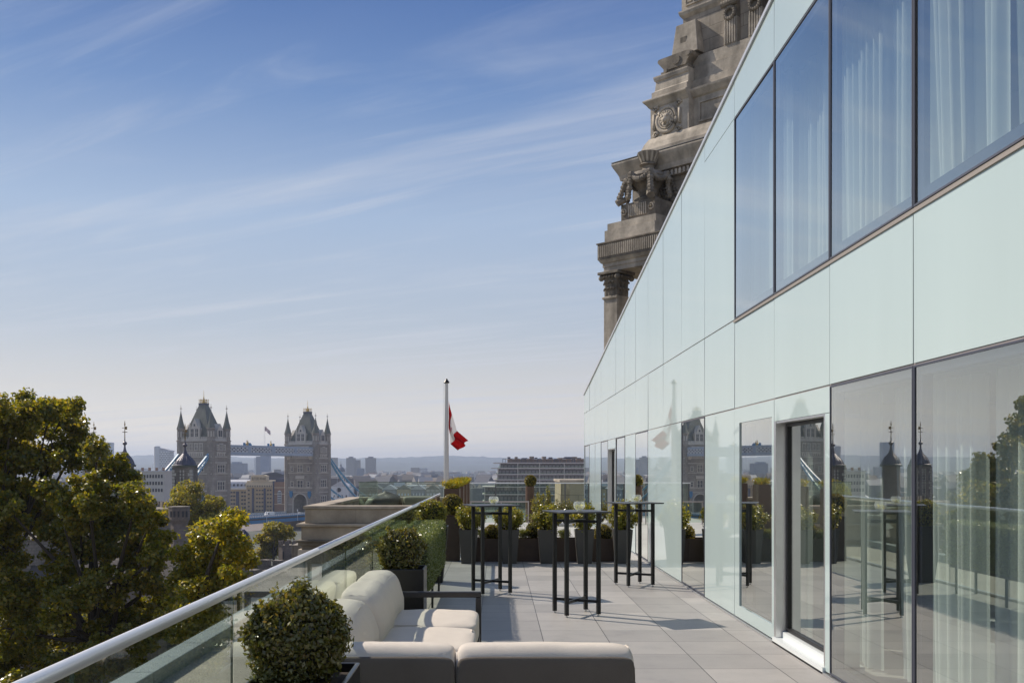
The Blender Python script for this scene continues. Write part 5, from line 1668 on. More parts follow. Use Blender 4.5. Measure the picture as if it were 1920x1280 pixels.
def keep_turret(c, r, zc, round_=False, sc_=1.0):
    t = MB()
    if round_: t.lathe([(r, -25.6), (r, zc - 0.4)], (c[0], c[1], 0), 20)
    else: t.box(c[0] - r, c[0] + r, c[1] - r, c[1] + r, -25.6, zc - 0.4)
    tu = t.build('turret', m_cas, keep)
    e = MB()
    e.lathe([(r * 1.22, zc - 0.4), (r * 1.27, zc - 0.1), (r * 1.22, zc)], (c[0], c[1], 0), 24)
    e.build('eave', m_slate, tu)
    d = MB()
    pr = [(a_ * r, zc + z_ * sc_) for a_, z_ in ((1.25, 0), (1.08, .16), (1.02, .55), (.9, 1.0), (.70, 1.5), (.46, 2.0), (.27, 2.5), (.15, 3.1), (.10, 3.7), (.10, 4.0), (.25, 4.2), (.25, 4.5), (.08, 4.75), (.05, 5.4))]
    d.lathe(pr, (c[0], c[1], 0), 24)
    for k in range(12):
        a = k * math.pi / 6
        d.tube([(c[0] + (q * 1.01) * math.cos(a), c[1] + (q * 1.01) * math.sin(a), z) for q, z in pr[1:6]], 0.05, 4)
    do = d.build('dome', m_lead, tu, smooth=False)
    vane(tu, c, zc + 5.2 * sc_, 0.55 * sc_)
    if not round_:
        q = MB()
        for i in range(16):
            z0 = zc - 0.9 - i * 0.62
            L = 0.75 if i % 2 else 0.45
            for sx in (-1, 1):
                xx = c[0] + sx * r
                q.box(min(xx, xx - sx * L), max(xx, xx - sx * L), c[1] - r - 0.03, c[1] - r + 0.01, z0 - 0.5, z0)
                q.box(min(xx + sx * 0.03, xx - sx * .01), max(xx + sx * 0.03, xx - sx * .01), c[1] - r, c[1] - r + L, z0 - 0.5, z0)
            for x in (-0.28, 0.28):
                q.box(c[0] + x - 0.13, c[0] + x + 0.13, c[1] - r - 0.03, c[1] - r + 0.01, z0 - 0.5, z0 - 0.05)
        q.build('quoin', m_quoin, tu)
        w = MB()
        for z in (zc - 2.4, zc - 5.6): w.box(c[0] - 0.15, c[0] + 0.15, c[1] - r - 0.035, c[1] - r + 0.01, z - 1.2, z)
        for z in (zc - 2.6, zc - 6): 
            for x in (-1.2, 1.2): w.box(c[0] + x - 0.1, c[0] + x + 0.1, c[1] - r - 0.035, c[1] - r + 0.01, z - 1, z)
        w.build('window', m_bdark, tu)
keep_turret(A, 1.85, 2.0, sc_=0.86); keep_turret(B, 1.75, 2.1, True, 1.0); keep_turret(Cc, 1.9, 2.2, sc_=1.15)
mid = (A + Cc) / 2; ang = math.atan2(Cc.y - A.y, Cc.x - A.x); LL = (Cc - A).length
b = MB(); MT = Matrix.Translation((mid.x, mid.y, 0)) @ Matrix.Rotation(ang, 4, 'Z')
b.box(-LL / 2, LL / 2, 0.5, 6.5, -25.6, -6.2, MT)
b.build('wall', m_cas, keep)
b = MB()
for i in range(int(LL / 2.2)):
    b.box(-LL / 2 + i * 2.2, -LL / 2 + i * 2.2 + 1.3, 0.5, 1.3, -6.2, -5.1, MT)
b.build('battlement', m_cas, keep)

def round_tower(name, label, c, r, z1, mat, slits, crenel=True, n=20, cat='castle tower', corbel=True, z0=-25.6):
    t = thing(name, label, cat, (c[0], c[1], 0))
    m = MB()
    if corbel:
        m.lathe([(r * 0.80, z0), (r * 0.80, z1 - r * 1.7), (r * 0.84, z1 - r * 1.45), (r, z1 - r * 1.15), (r, z1)], n=n, rot=math.pi / n)
    else:
        m.lathe([(r, z0), (r, z1)], n=n, rot=math.pi / n)
    m.build('wall', mat, t)
    c_ = MB(); c_.lathe([(r * 1.04, z1 - .001), (r * 1.04, z1 + 0.16), (r * .8, z1 + 0.2)], n=n, rot=math.pi / n); c_.build('coping', m_stone_dark, t)
    if crenel:
        k = MB()
        for i in range(8):
            a = i * math.pi / 4 + 0.2
            k.box(-0.42 * r, 0.42 * r * 0.1, -0.12, 0.12, z1 + 0.16, z1 + 0.95, Matrix.Rotation(a, 4, 'Z') @ Matrix.Translation((0.1 * r, -r * 0.93, 0)))
        k.build('battlement', mat, t)
    w = MB()
    for a, z, h, ww in slits:
        rr = r * (0.80 if (corbel and z < z1 - r * 1.6) else 1.0)
        w.box(-ww / 2, ww / 2, -0.03, 0.06, z, z + h, Matrix.Rotation(a, 4, 'Z') @ Matrix.Translation((0, -rr, 0)))
    w.build('window', m_bdark, t)
    return t
c = at(336, 876, 140)
round_tower('castle_turret', 'tall slender stone castle turret with corbelled head and slit windows, between the trees', (c.x, c.y), 1.45, at(0, 951, 140).z, m_cas_pink, [(-0.6 + i * 0.42, at(0, 951, 140).z - 1.3, 0.85, 0.22) for i in range(5)], crenel=False, n=8)
c = at(540, 876, 200)
ct = round_tower('castle_turret', 'low sunlit octagonal castle turret with battlements below the stone pavilion', (c.x, c.y), 1.9, at(0, 1022, 200).z, m_cas_pink, [(-0.3, at(0, 1045, 200).z, 1.4, 0.3), (0.6, at(0, 1047, 200).z, 1.2, 0.3)], corbel=False, n=8)
c = at(58, 876, 118)
round_tower('round_tower', 'round stone castle tower with small windows glimpsed through the left tree', (c.x, c.y), 3.6, at(0, 1010, 118).z, m_cas, [(0.1, at(0, 1105, 118).z, 1.0, 0.5), (-0.3, at(0, 1070, 118).z, 1.0, 0.5), (0.5, at(0, 1070, 118).z, 1.0, 0.5)], corbel=False)
def crenel_wall(label, p0, p1, z1, th=1.2, z0=-25.6, mat=None, name='castle_wall'):
    p0, p1 = Vector(p0), Vector(p1)
    L = (p1 - p0).length
    t = thing(name, label, 'castle wall', (p0.x, p0.y, 0), math.atan2(p1.y - p0.y, p1.x - p0.x))
    MB().box(0, L, -th / 2, th / 2, z0, z1).build('wall', mat or m_cas, t)
    m = MB()
    n = int(L / 2.6)
    for i in range(n): m.box(i * L / n + 0.4, i * L / n + 1.9, -th / 2 - 0.02, th / 2 + 0.02, z1 + 0.001, z1 + 1.0)
    for i in range(n): m.box(i * L / n + 0.3, i * L / n + 2.0, -th / 2 - 0.1, th / 2 + 0.1, z1 + 1.001, z1 + 1.15)
    m.build('battlement', mat or m_cas, t)
    MB().box(0, L, -th / 2 - 0.1, th / 2 + 0.1, z1 - 0.25, z1 - 0.0).build('string_course', m_cas, t)
    return t
a, b_ = at(425, 1056, 190), at(700, 1052, 175)
crenel_wall('crenellated grey castle wall running right from the small leafy tree', (a.x, a.y, 0), (b_.x, b_.y, 0), a.z)
a, b_ = at(430, 1080, 150), at(720, 1070, 142)
crenel_wall('nearer low castle wall with dark gaps, beneath the octagonal turret', (a.x, a.y, 0), (b_.x, b_.y, 0), a.z)
a, b_ = at(-260, 1070, 132), at(330, 1090, 136)
crenel_wall('pinkish stone castle wall glimpsed through the large trees on the left', (a.x, a.y, 0), (b_.x, b_.y, 0), a.z, mat=m_cas_pink)
# long building inside the castle, behind the trees
lo = thing('castle_house', 'low pinkish stone castle building with windows seen through gaps in the left trees', 'house', (at(190, 876, 112).x, 112, 0))
MB().box(-9, 9, 0, 8, -25.6, -12).build('wall', m_cas_pink, lo)
w = MB()
m = MB(); m.prism([(0 - 0.3, -12), (8.3, -12), (4, -9.2)], -9.2, 9.2, axis='x'); m.build('roof', M('old_tile_roof', (0.09, 0.075, 0.065), 0.9, var=0.2, vs=2), lo)
for i in range(6):
    for z in (-15.4, -19.2): MB().box(-7.6 + i * 3, -6.6 + i * 3, -0.06, 0.02, z, z + 1.6).build('window', m_bdark, lo)
# dark slate pyramid roof by the river
c = at(456, 876, 235)
sr = thing('slate_roofed_lodge', 'small lodge with a dark purple slate roof by the river, behind the right tree', 'lodge', (c.x, c.y, 0))
MB().box(-1.5, 1.5, -1.5, 1.5, -25.6, at(0, 1014, 235).z).build('wall', m_cas, sr)
m = MB(); zz = at(0, 1014, 235).z; m.lathe([(1.9, zz), (1.8, zz + 0.6), (1.3, zz + 1.8), (0.3, zz + 2.8)], n=8, rot=math.pi / 8); m.build('roof', M('purple_slate', (0.07, 0.06, 0.09), 0.7, var=0.2, vs=3), sr)

# ------------------------------------------------------------------ south bank buildings
def win_grid(t, x0, x1, z0, z1, nx, nz, ww, wh, y, mat, name='window', skip=()):
    first = None
    for i in range(nx):
        for j in range(nz):
            if i in skip: continue
            cxx = x0 + (i + 0.5) * (x1 - x0) / nx; czz = z0 + (j + 0.5) * (z1 - z0) / nz
            if first is None:
                first = MB().box(-ww / 2, ww / 2, -0.12, 0.1, -wh / 2, wh / 2).build(name, mat, t)
                o = first
            else:
                o = first.copy(); COL.objects.link(o); o.parent = t
            o.location = (cxx, y, czz)
S = 720 / F
def zx(py, Y=720): return EYE + (VY - py) / F * Y
def xx(px, Y=720): return (px - VX) / F * Y
m_yel = M('yellow_stock_brick', (0.44, 0.335, 0.20), 0.9, var=0.12, vs=0.3)
m_cream = M('cream_render', (0.60, 0.50, 0.34), 0.8, var=0.06, vs=0.3)
m_redbr = M('red_brown_brick', (0.26, 0.155, 0.10), 0.9, var=0.15, vs=0.3)
m_pale_roof = M('pale_roof', (0.50, 0.50, 0.52), 0.7, var=0.08, vs=0.3)
m_balc = M('balcony_iron', (0.05, 0.055, 0.10), 0.6)
wh = thing('warehouse', 'cream and yellow brick riverside warehouse with lettered pediment, between the bridge towers', 'warehouse', (0, 720, 0))
MB().box(xx(462), xx(511), 0, 30, -31, zx(913)).build('wall', m_yel, wh)
MB().box(xx(461), xx(512), -1.0, 30, zx(913), zx(905)).build('cornice', m_cream, wh)
MB().box(xx(462.5), xx(510), 0.5, 28, zx(905), zx(901)).build('attic', m_cream, wh)
m = MB(); m.prism([(xx(471), zx(901)), (xx(501), zx(901)), (xx(501), zx(892)), (xx(495), zx(890)), (xx(477), zx(890)), (xx(471), zx(892))], -0.2, 6); m.build('pediment', m_cream, wh)
tx = bpy.data.curves.new('pediment_lettering', 'FONT'); tx.body = 'BUTLERS WHARF'; tx.size = 2.0; tx.extrude = 0.06; tx.align_x = 'CENTER'
to = bpy.data.objects.new('pediment_lettering', tx); COL.objects.link(to)
dg = bpy.context.evaluated_depsgraph_get()
tm = bpy.data.meshes.new_from_object(to.evaluated_get(dg)); bpy.data.objects.remove(to)
tm.materials.clear(); tm.materials.append(M('dark_lettering', (0.10, 0.08, 0.06), 0.8))
w_ = max(v.co.x for v in tm.vertices) - min(v.co.x for v in tm.vertices)
to = bpy.data.objects.new('lettering', tm); COL.objects.link(to); to.parent = wh
to.rotation_euler = (R(90), 0, 0); k_ = (xx(499) - xx(473)) / w_; to.scale = (k_, 1.5, 1); to.location = (xx(486), -0.27, zx(899.6))
m = MB()
for i in range(15): m.box(xx(463.5 + i * 3.2), xx(465.1 + i * 3.2), -1.05, -0.1, zx(912.6), zx(909.2))
m.build('bracket_row', m_bdark, wh)
for i, px in enumerate((465, 470)): pass
win_grid(wh, xx(464), xx(510), zx(960), zx(915), 9, 6, 1.3, 1.1, -0.05, m_bdark, skip=(1, 2, 6))
for px in (474.5, 496.5):
    MB().box(xx(px - 1.8), xx(px + 1.8), -0.9, 0.05, -31, zx(915)).build('balcony_stack', m_balc, wh)
for px in (463, 511): MB().box(xx(px - 0.6), xx(px + 0.6), -0.3, 0.05, -31, zx(913.2)).build('pilaster', m_cream, wh)
ws = thing('warehouse', 'lower yellow brick warehouse with pale mansard roof right of the left bridge tower', 'warehouse', (0, 721, 0))
MB().box(xx(415), xx(461.5), 0, 30, -31, zx(917)).build('wall', m_yel, ws)
MB().box(xx(415), xx(461.4), -0.5, 1, zx(917), zx(914)).build('cornice', M('white_band', (0.66, 0.64, 0.6), 0.8), ws)
m = MB(); m.prism([(0.6, zx(914)), (3.5, zx(903)), (12, zx(899)), (26, zx(903)), (29, zx(914))], xx(415), xx(461.4), axis='x'); m.build('roof', m_pale_roof, ws)
win_grid(ws, xx(416), xx(461), zx(962), zx(919), 9, 6, 1.5, 1.3, -0.05, m_bdark, skip=(6,))
MB().box(xx(442.5), xx(447.5), -0.9, 0.05, -31, zx(921)).build('balcony_stack', m_balc, ws)
for i in range(6): MB().box(xx(421 + i * 7.2), xx(424 + i * 7.2), 1.0, 4, zx(911), zx(907)).build('dormer_window', m_bdark, ws)
bw = thing('brick_warehouse', 'red brown brick warehouse with a tall white arched window beside the right bridge tower', 'warehouse', (0, 719, 0))
MB().box(xx(513), xx(552), 0, 30, -31, zx(903)).build('wall', m_redbr, bw)
for z in (913, 925, 944): MB().box(xx(513), xx(552), -0.25, 0.0, zx(z + 1.2), zx(z)).build('string_course', m_cream, bw)
MB().box(xx(512), xx(515), -0.4, 30, -31, zx(902)).build('corner_bay', m_balc, bw)
m = MB(); m.prism([(xx(521), zx(943)), (xx(528.5), zx(943)), (xx(528.5), zx(922)), (xx(527), zx(919.6)), (xx(524.7), zx(918.8)), (xx(522.5), zx(919.6)), (xx(521), zx(922))], -0.6, -0.26); wo = m.build('tall_window', m_bwhite, bw)
m = MB()
for i in range(3):
    for j in range(5): m.box(xx(521.5 + i * 2.35), xx(523.2 + i * 2.35), -0.66, -0.61, zx(942 - j * 4.4), zx(938.8 - j * 4.4))
m.build('pane', m_bdark, wo)
MB().box(xx(516), xx(536), 3, 28, zx(903), zx(897)).build('roof_storey', m_balc, bw)
rw = thing('dark_roofed_shed', 'low block with a dark gabled roof behind the lettered pediment', 'building', (0, 760, 0))
MB().box(xx(500, 760), xx(532, 760), 0, 40, -31, zx(891, 760)).build('wall', m_balc, rw)
m = MB(); m.prism([(xx(486, 760), zx(891, 760)), (xx(502, 760), zx(886.5, 760)), (xx(518, 760), zx(884.5, 760)), (xx(532, 760), zx(889.5, 760)), (xx(532, 760), zx(891.5, 760))], -1, 41); m.build('roof', M('navy_roof', (0.045, 0.05, 0.075), 0.6), rw)

def block(name, label, cat, px0, px1, ytop, Y, mat, depth=18, zb=-31, rz=0.0, group=None):
    t = thing(name, label, cat, ((px0 + px1 - 2 * VX) / 2 / F * Y, Y, 0), rz, group)
    w = (px1 - px0) / F * Y
    MB().box(-w / 2, w / 2, 0, depth, zb, zx(ytop, Y)).build('wall', mat, t)
    return t, w, zx(ytop, Y)
def facade_mat(name, base, bw_, bh_, dark, mort):
    return M(name, base, 0.7, brick=(bw_, bh_, mort, dark), var=0.04, vs=0.05)
m_tow1 = facade_mat('tower_block_white', (0.80, 0.79, 0.77), 4.0, 2.9, 0.45, 0.45)
m_tow2 = facade_mat('tower_block_beige', (0.40, 0.38, 0.36), 3.5, 2.9, 0.62, 0.5)
m_tow3 = facade_mat('tower_block_blue', (0.16, 0.21, 0.33), 6.0, 3.2, 0.8, 0.35)
m_tow4 = facade_mat('tower_block_grey', (0.22, 0.24, 0.30), 5.0, 3.2, 0.75, 0.4)
t, w, z = block('tower_block', 'white riverside tower block with rounded roof left of the bridge', 'tower block', 297, 318, 846, 1500, m_tow1, 20)
m = MB(); m.prism([(-w / 2 - 1, z), (w / 2 + 1.5, z), (w / 2 + 1, z + 1.5), (0, z + 4.5), (-w / 2, z + 5.5)], 0, 20); m.build('roof', m_pale_roof, t)
MB().lathe([(4.6, -31), (4.6, z + 7.5), (4.2, z + 8)], (-w / 2 - 2.5, 2, 0), 16).build('stair_tower', M('stair_white', (0.68, 0.68, 0.68), 0.6), t)
t, w, z = block('tower_block', 'dark blue slab tower with a white end, framed beneath the bridge walkway', 'tower block', 488, 504, 853.5, 2500, m_tow3, 25)
MB().box(-w / 2 - 11, -w / 2 - 0.01, 2, 26, -31, z - 2.5).build('wing', m_tow4, t); MB().box(-w / 2 - 15, -w / 2 - 11.01, 1, 24, -31, z - 5).build('end_wall', M('white_end', (0.7, 0.7, 0.68), 0.7), t)
t, w, z = block('office_block', 'low wide blue grey office block beneath the bridge walkway, left of the slab tower', 'office block', 430, 456, 868, 2200, m_tow4, 40)
MB().box(-w / 2 + 4, w / 2 - 10, 4, 30, z, z + 3).build('roof_plant', m_tow3, t)
t, w, z = block('tower_block', 'beige tower block, left one of the pair right of the bridge', 'tower block', 649, 665, 858, 2300, m_tow2, 20, group='beige tower blocks')
MB().box(w / 2 + 0.01, w / 2 + 11, 3, 20, -31, z - 5).build('wing', m_tow2, t); MB().box(-w / 4, w / 4, 5, 14, z, z + 3).build('roof_plant', m_tow4, t)
t, w, z = block('tower_block', 'beige tower block, right one of the pair right of the bridge', 'tower block', 685, 703.5, 858, 2300, m_tow2, 20, group='beige tower blocks')
MB().box(-w / 4, w / 4, 5, 14, z, z + 3).build('roof_plant', m_tow4, t)
block('tower_block', 'shorter grey block standing between the two beige towers', 'tower block', 669, 682, 877.5, 2150, m_tow4, 15)
block('tower_block', 'pale tower block peeping out just right of the right bridge tower', 'tower block', 617, 631, 857.5, 2400, m_tow2, 20)
block('tower_block', 'hazy blue glass tower top just above the left tree', 'tower block', 186, 207, 829, 2600, M('hazy_glass', (0.28, 0.34, 0.45), 0.4), 25)
t, w, z = block('terrace_building', 'long pale stone building with a row of windows left of the left bridge tower', 'building', 256, 308, 884, 480, M('pale_stucco', (0.56, 0.53, 0.48), 0.8, var=0.06, vs=0.4), 14)
win_grid(t, -w / 2 + 0.5, w / 2 - 0.5, zx(925, 480), zx(886, 480), 9, 3, 0.8, 1.6, -0.05, m_bdark)
MB().box(-w / 2 - 0.3, w / 2 + 0.3, -0.3, 14.3, z, z + 0.5).build('cornice', m_pale_roof, t)
for i in range(4): MB().box(-w / 2 + 1.2 + i * 3.4, -w / 2 + 2.0 + i * 3.4, 3, 4.5, z + .5, z + 2.0).build('chimney', m_redbr, t)
# domed church beyond the chains
ch = thing('domed_church', 'small white domed church seen between the right chains and the beige towers', 'church', (xx(639, 1300), 1300, 0))
MB().box(-14, 9, -4, 16, -31, zx(892, 1300)).build('wall', M('church_white', (0.55, 0.54, 0.52), 0.8), ch)
MB().lathe([(5.6, zx(892, 1300)), (5.6, zx(884, 1300)), (6, zx(883.5, 1300))], n=16).build('drum', bpy.data.materials['church_white'], ch)
zd = zx(883.5, 1300); MB().lathe([(5.7, zd), (5.2, zd + 2.6), (3.6, zd + 5), (1.2, zd + 6.4), (1.1, zd + 9), (0.2, zd + 10), (0.1, zd + 14)], n=16).build('dome', M('church_dome', (0.16, 0.17, 0.20), 0.6), ch)
# white boathouse with round window right of the right tower
wb = thing('white_wharf_house', 'white gabled wharf house with a round window behind the right chains', 'house', (xx(629, 690), 705, 0))
MB().box(-5.5, 7, 0, 20, -32, zx(912, 705)).build('wall', m_bwhite, wb)
m = MB(); m.prism([(-5.8, zx(912, 705)), (7.3, zx(912, 705)), (0.6, zx(902, 705))], 0.0, 20); m.build('roof', m_pale_roof, wb)
m = MB(); m.lathe([(1.6, 0), (1.6, 0.2)], n=16); o = m.build('round_window', m_bdark, wb); o.rotation_euler = (R(90), 0, 0); o.location = (0, -0.0, zx(918, 705))
win_grid(wb, -5, 6.5, zx(945, 705), zx(925, 705), 4, 2, 1.0, 1.8, -0.05, m_bdark)

# modern stepped block at the right
mo = thing('apartment_block', 'modern stepped apartment block with glass balconies and roof gardens at the right', 'apartment block', (0, 640, 0))
YM = 640
m_glassd = facade_mat('apartment_glass', (0.25, 0.23, 0.23), 2.4, 3.4, 0.45, 0.35)
m_conc = M('pale_concrete', (0.56, 0.53, 0.50), 0.7, var=0.06, vs=0.4)
for i, (yt, yb, px0) in enumerate([(868.5, 877, 934), (878.5, 888.5, 930), (890, 899, 929), (900, 912, 926), (913.5, 926, 905), (927.5, 940, 905), (941.5, 956, 905)]):
    MB().box(xx(px0 + 3, YM), xx(1180, YM), 2.2, 34, zx(yb, YM), zx(yt, YM)).build('glazing', m_glassd, mo)
    MB().box(xx(px0 - (9 if i < 2 else 1), YM), xx(1181, YM), 0, 34.5, zx(yt, YM), zx(yt - 1.9, YM)).build('balcony_slab', m_conc, mo)
    MB().box(xx(px0, YM), xx(1180, YM), 0.2, 0.32, zx(yb, YM), zx(yb, YM) + 1.1).build('balustrade', m_balu2, mo)
    for px in (px0 + 4, 971, 1012, 1058, 1101, 1140):
        MB().box(xx(px, YM) - 0.25, xx(px, YM) + 0.25, 0.5, 1.2, zx(yb, YM), zx(yt, YM)).build('column', m_conc, mo)
MB().box(xx(952, YM), xx(1170, YM), 8, 32, zx(867.05, YM), zx(860.5, YM)).build('penthouse', M('penthouse_cladding', (0.20, 0.155, 0.125), 0.8, var=0.4, vs=0.12), mo)
MB().box(xx(948, YM), xx(1096, YM), 7, 33, zx(860.5, YM), zx(859.6, YM)).build('penthouse_roof', m_conc, mo)
rnd = random.Random(31)
for i in range(11):
    a0 = xx(955 + i * 13 + rnd.uniform(-3, 3), YM); z_ = zx(859.6, YM)
    MB().box(a0, a0 + rnd.uniform(1.5, 4.5), 8 + rnd.uniform(0, 4), 22, z_, z_ + rnd.uniform(0.5, 1.6)).build('roof_plant', bpy.data.materials['penthouse_cladding'] if i % 2 else m_balc, mo)
for i in range(15):
    px = 944 + i * 10.6 + rnd.uniform(-2, 2)
    w = rnd.uniform(1.4, 3.2); m = MB(); a0, zz0 = xx(px, YM), zx(866.8, YM)
    m.box(a0, a0 + w, 1.2, 4.2, zz0 + 2.2, zz0 + 2.5); m.box(a0, a0 + .2, 1.2, 1.4, zz0, zz0 + 2.2); m.box(a0 + w - .2, a0 + w, 1.2, 1.4, zz0, zz0 + 2.2); m.box(a0, a0 + .2, 4, 4.2, zz0, zz0 + 2.2); m.box(a0 + w - .2, a0 + w, 4, 4.2, zz0, zz0 + 2.2)
    m.build('pergola', m_redbr if i % 3 else m_balc, mo)
# small pale tower building right of the flagpole
block('office_block', 'small pale tower right of the flagpole, in the hazy distance', 'office block', 889, 896, 884, 1600, M('warm_white', (0.72, 0.68, 0.62), 0.7), 10)  # one even warm white all over
# greenish terrace of houses with white gables left of the flagpole
hr = ['gabled grey brick house, leftmost in the row seen through the pavilion glass', 'gabled house in the row, second from the left', 'gabled house in the row, third from the left', 'gabled house in the row left of the flagpole, fourth', 'gabled house, rightmost of the row by the flagpole']
for i in range(5):
    t, w, z = block('gabled_house', hr[i], 'house', 690 + i * 27, 716 + i * 27, 917, 760, [m_redbr, m_tow4, m_yel, m_tow4, m_tow2][i], 16, group='gabled houses across the river')
    m = MB(); m.prism([(-w / 2 - 0.3, z), (w / 2 + 0.3, z), (0, z + 3.6)], -0.3, 16); m.build('roof', m_pale_roof if i % 2 else m_slate, t)
    win_grid(t, -w / 2 + 0.6, w / 2 - 0.6, zx(958, 760), zx(922, 760), 4, 4, 1.1, 1.6, -0.05, m_bwhite)
lw = thing('long_shed', 'long low white roofed shed left of the flagpole', 'shed', (xx(806, 900), 900, 0))
MB().box(-22, 22, 0, 20, -31, zx(912, 900)).build('wall', m_tow4, lw); MB().box(-22.5, 22.5, -0.5, 20.5, zx(912, 900), zx(909, 900)).build('roof', M('white_roof', (0.72, 0.72, 0.72), 0.6), lw)

# the city carpet
rng = np.random.default_rng(77)
def carpet(name, n, y0, y1, mat, hlo, hhi, seed, xr=(-0.50, 0.36), wlo=7, whi=24, pitched=True):
    r = np.random.default_rng(seed)
    m = MB()
    for i in range(n):
        Y = y0 * (y1 / y0) ** r.random()
        X = r.uniform(*xr) * Y
        w, d, h = r.uniform(wlo, whi), r.uniform(8, 18), r.uniform(hlo, hhi)
        a = r.uniform(-0.6, 0.6)
        T = Matrix.Translation((X, Y, 0)) @ Matrix.Rotation(a, 4, 'Z')
        g = -31.3
        if pitched and r.random() < 0.65:
            rr = h * 0.35
            pts = [(-w / 2, -d / 2), (w / 2, -d / 2), (w / 2, d / 2), (-w / 2, d / 2)]
            vs = [tuple(T @ Vector((x, y, g))) for x, y in pts] + [tuple(T @ Vector((x, y, g + h))) for x, y in pts] + [tuple(T @ Vector((-w / 2, 0, g + h + rr))), tuple(T @ Vector((w / 2, 0, g + h + rr)))]
            m.add(vs, [(0, 1, 5, 4), (1, 2, 6, 9, 5), (2, 3, 7, 6), (3, 0, 4, 8, 7), (4, 5, 9, 8), (6, 7, 8, 9)])
        else:
            m.box(-w / 2, w / 2, -d / 2, d / 2, g, g + h, T)
    o = m.build(name, mat)
    return tag(o, kind='stuff')
def roof_mat():
    m, nt, o = new_mat('rooftop_mix')
    g = N(nt, 'ShaderNodeNewGeometry')
    c = ramp(nt, [(0.0, (0.16, 0.10, 0.075)), (0.25, (0.22, 0.19, 0.16)), (0.45, (0.09, 0.09, 0.105)), (0.62, (0.34, 0.31, 0.28)), (0.8, (0.14, 0.145, 0.17)), (1.0, (0.58, 0.56, 0.53))], g.outputs['Random Per Island'])
    p = N(nt, 'ShaderNodeBsdfPrincipled'); p.inputs['Roughness'].default_value = 0.8
    nt.links.new(c, p.inputs['Base Color']); nt.links.new(p.outputs[0], o.inputs['Surface'])
    return m
m_rt = roof_mat()
carpet('rooftops', 900, 790, 1600, m_rt, 8, 19, 1, xr=(-1.1, 0.36))
carpet('far_rooftops', 2600, 1500, 4600, m_rt, 7, 17, 2, xr=(-1.1, 0.36))
carpet('distant_blocks', 60, 1700, 4800, m_rt, 20, 34, 3, wlo=14, whi=30, pitched=False)
carpet('hill_houses', 1, 4200, 4300, m_rt, 7, 10, 4)
def far_trees(name, n, y0, y1, seed, rad=(4, 9)):
    r = np.random.default_rng(seed)
    Y = y0 * (y1 / y0) ** r.random(n); X = r.uniform(-1.1, 0.36, n) * Y
    per = 60
    P = np.repeat(np.column_stack([X, Y, np.full(n, -26.0)]), per, 0)
    rr = np.repeat(r.uniform(*rad, n), per)
    d = r.normal(0, 1, (n * per, 3)); d /= np.linalg.norm(d, axis=1, keepdims=True)
    P = P + d * rr[:, None] * r.uniform(0.6, 1.0, (n * per, 1)) * np.array([1, 1, 0.9]) + np.array([0, 0, 3.0])
    o = leaf_mesh(name, P, d + np.array([0, 0, .5]), 3.2, m_fartree, rng=r, asp=0.8)
    return tag(o, kind='stuff')
m_fartree = LM('far_foliage', [(0.0613, 0.0788, 0.0262), (0.105, 0.1138, 0.035), (0.1575, 0.14, 0.0438)], 0.2, 0.7, 0.2)
far_trees('distant_trees', 800, 780, 4200, 5)

# ------------------------------------------------------------------ trees
m_plane = LM('plane_leaf', [(0.0776, 0.0994, 0.0120), (0.1294, 0.1469, 0.0160), (0.1863, 0.1865, 0.0199), (0.2484, 0.2203, 0.0239), (0.3105, 0.2316, 0.0259), (0.1138, 0.1299, 0.0160), (0.2173, 0.1977, 0.0199)], 0.48, 0.30, 0.65)
m_plane2 = LM('yellow_plane_leaf', [(0.1138, 0.1412, 0.0140), (0.1759, 0.1921, 0.0180), (0.2484, 0.2429, 0.0239), (0.3312, 0.2825, 0.0279), (0.3726, 0.2825, 0.0299), (0.1966, 0.2034, 0.0199)], 0.48, 0.30, 0.65)  # brighter, yellower leaf colours than m_plane
m_lime = LM('lime_leaf', [(0.1552, 0.1695, 0.0219), (0.2173, 0.2090, 0.0259), (0.2794, 0.2373, 0.0279), (0.3312, 0.2542, 0.0299)], 0.45, 0.5, 0.35)
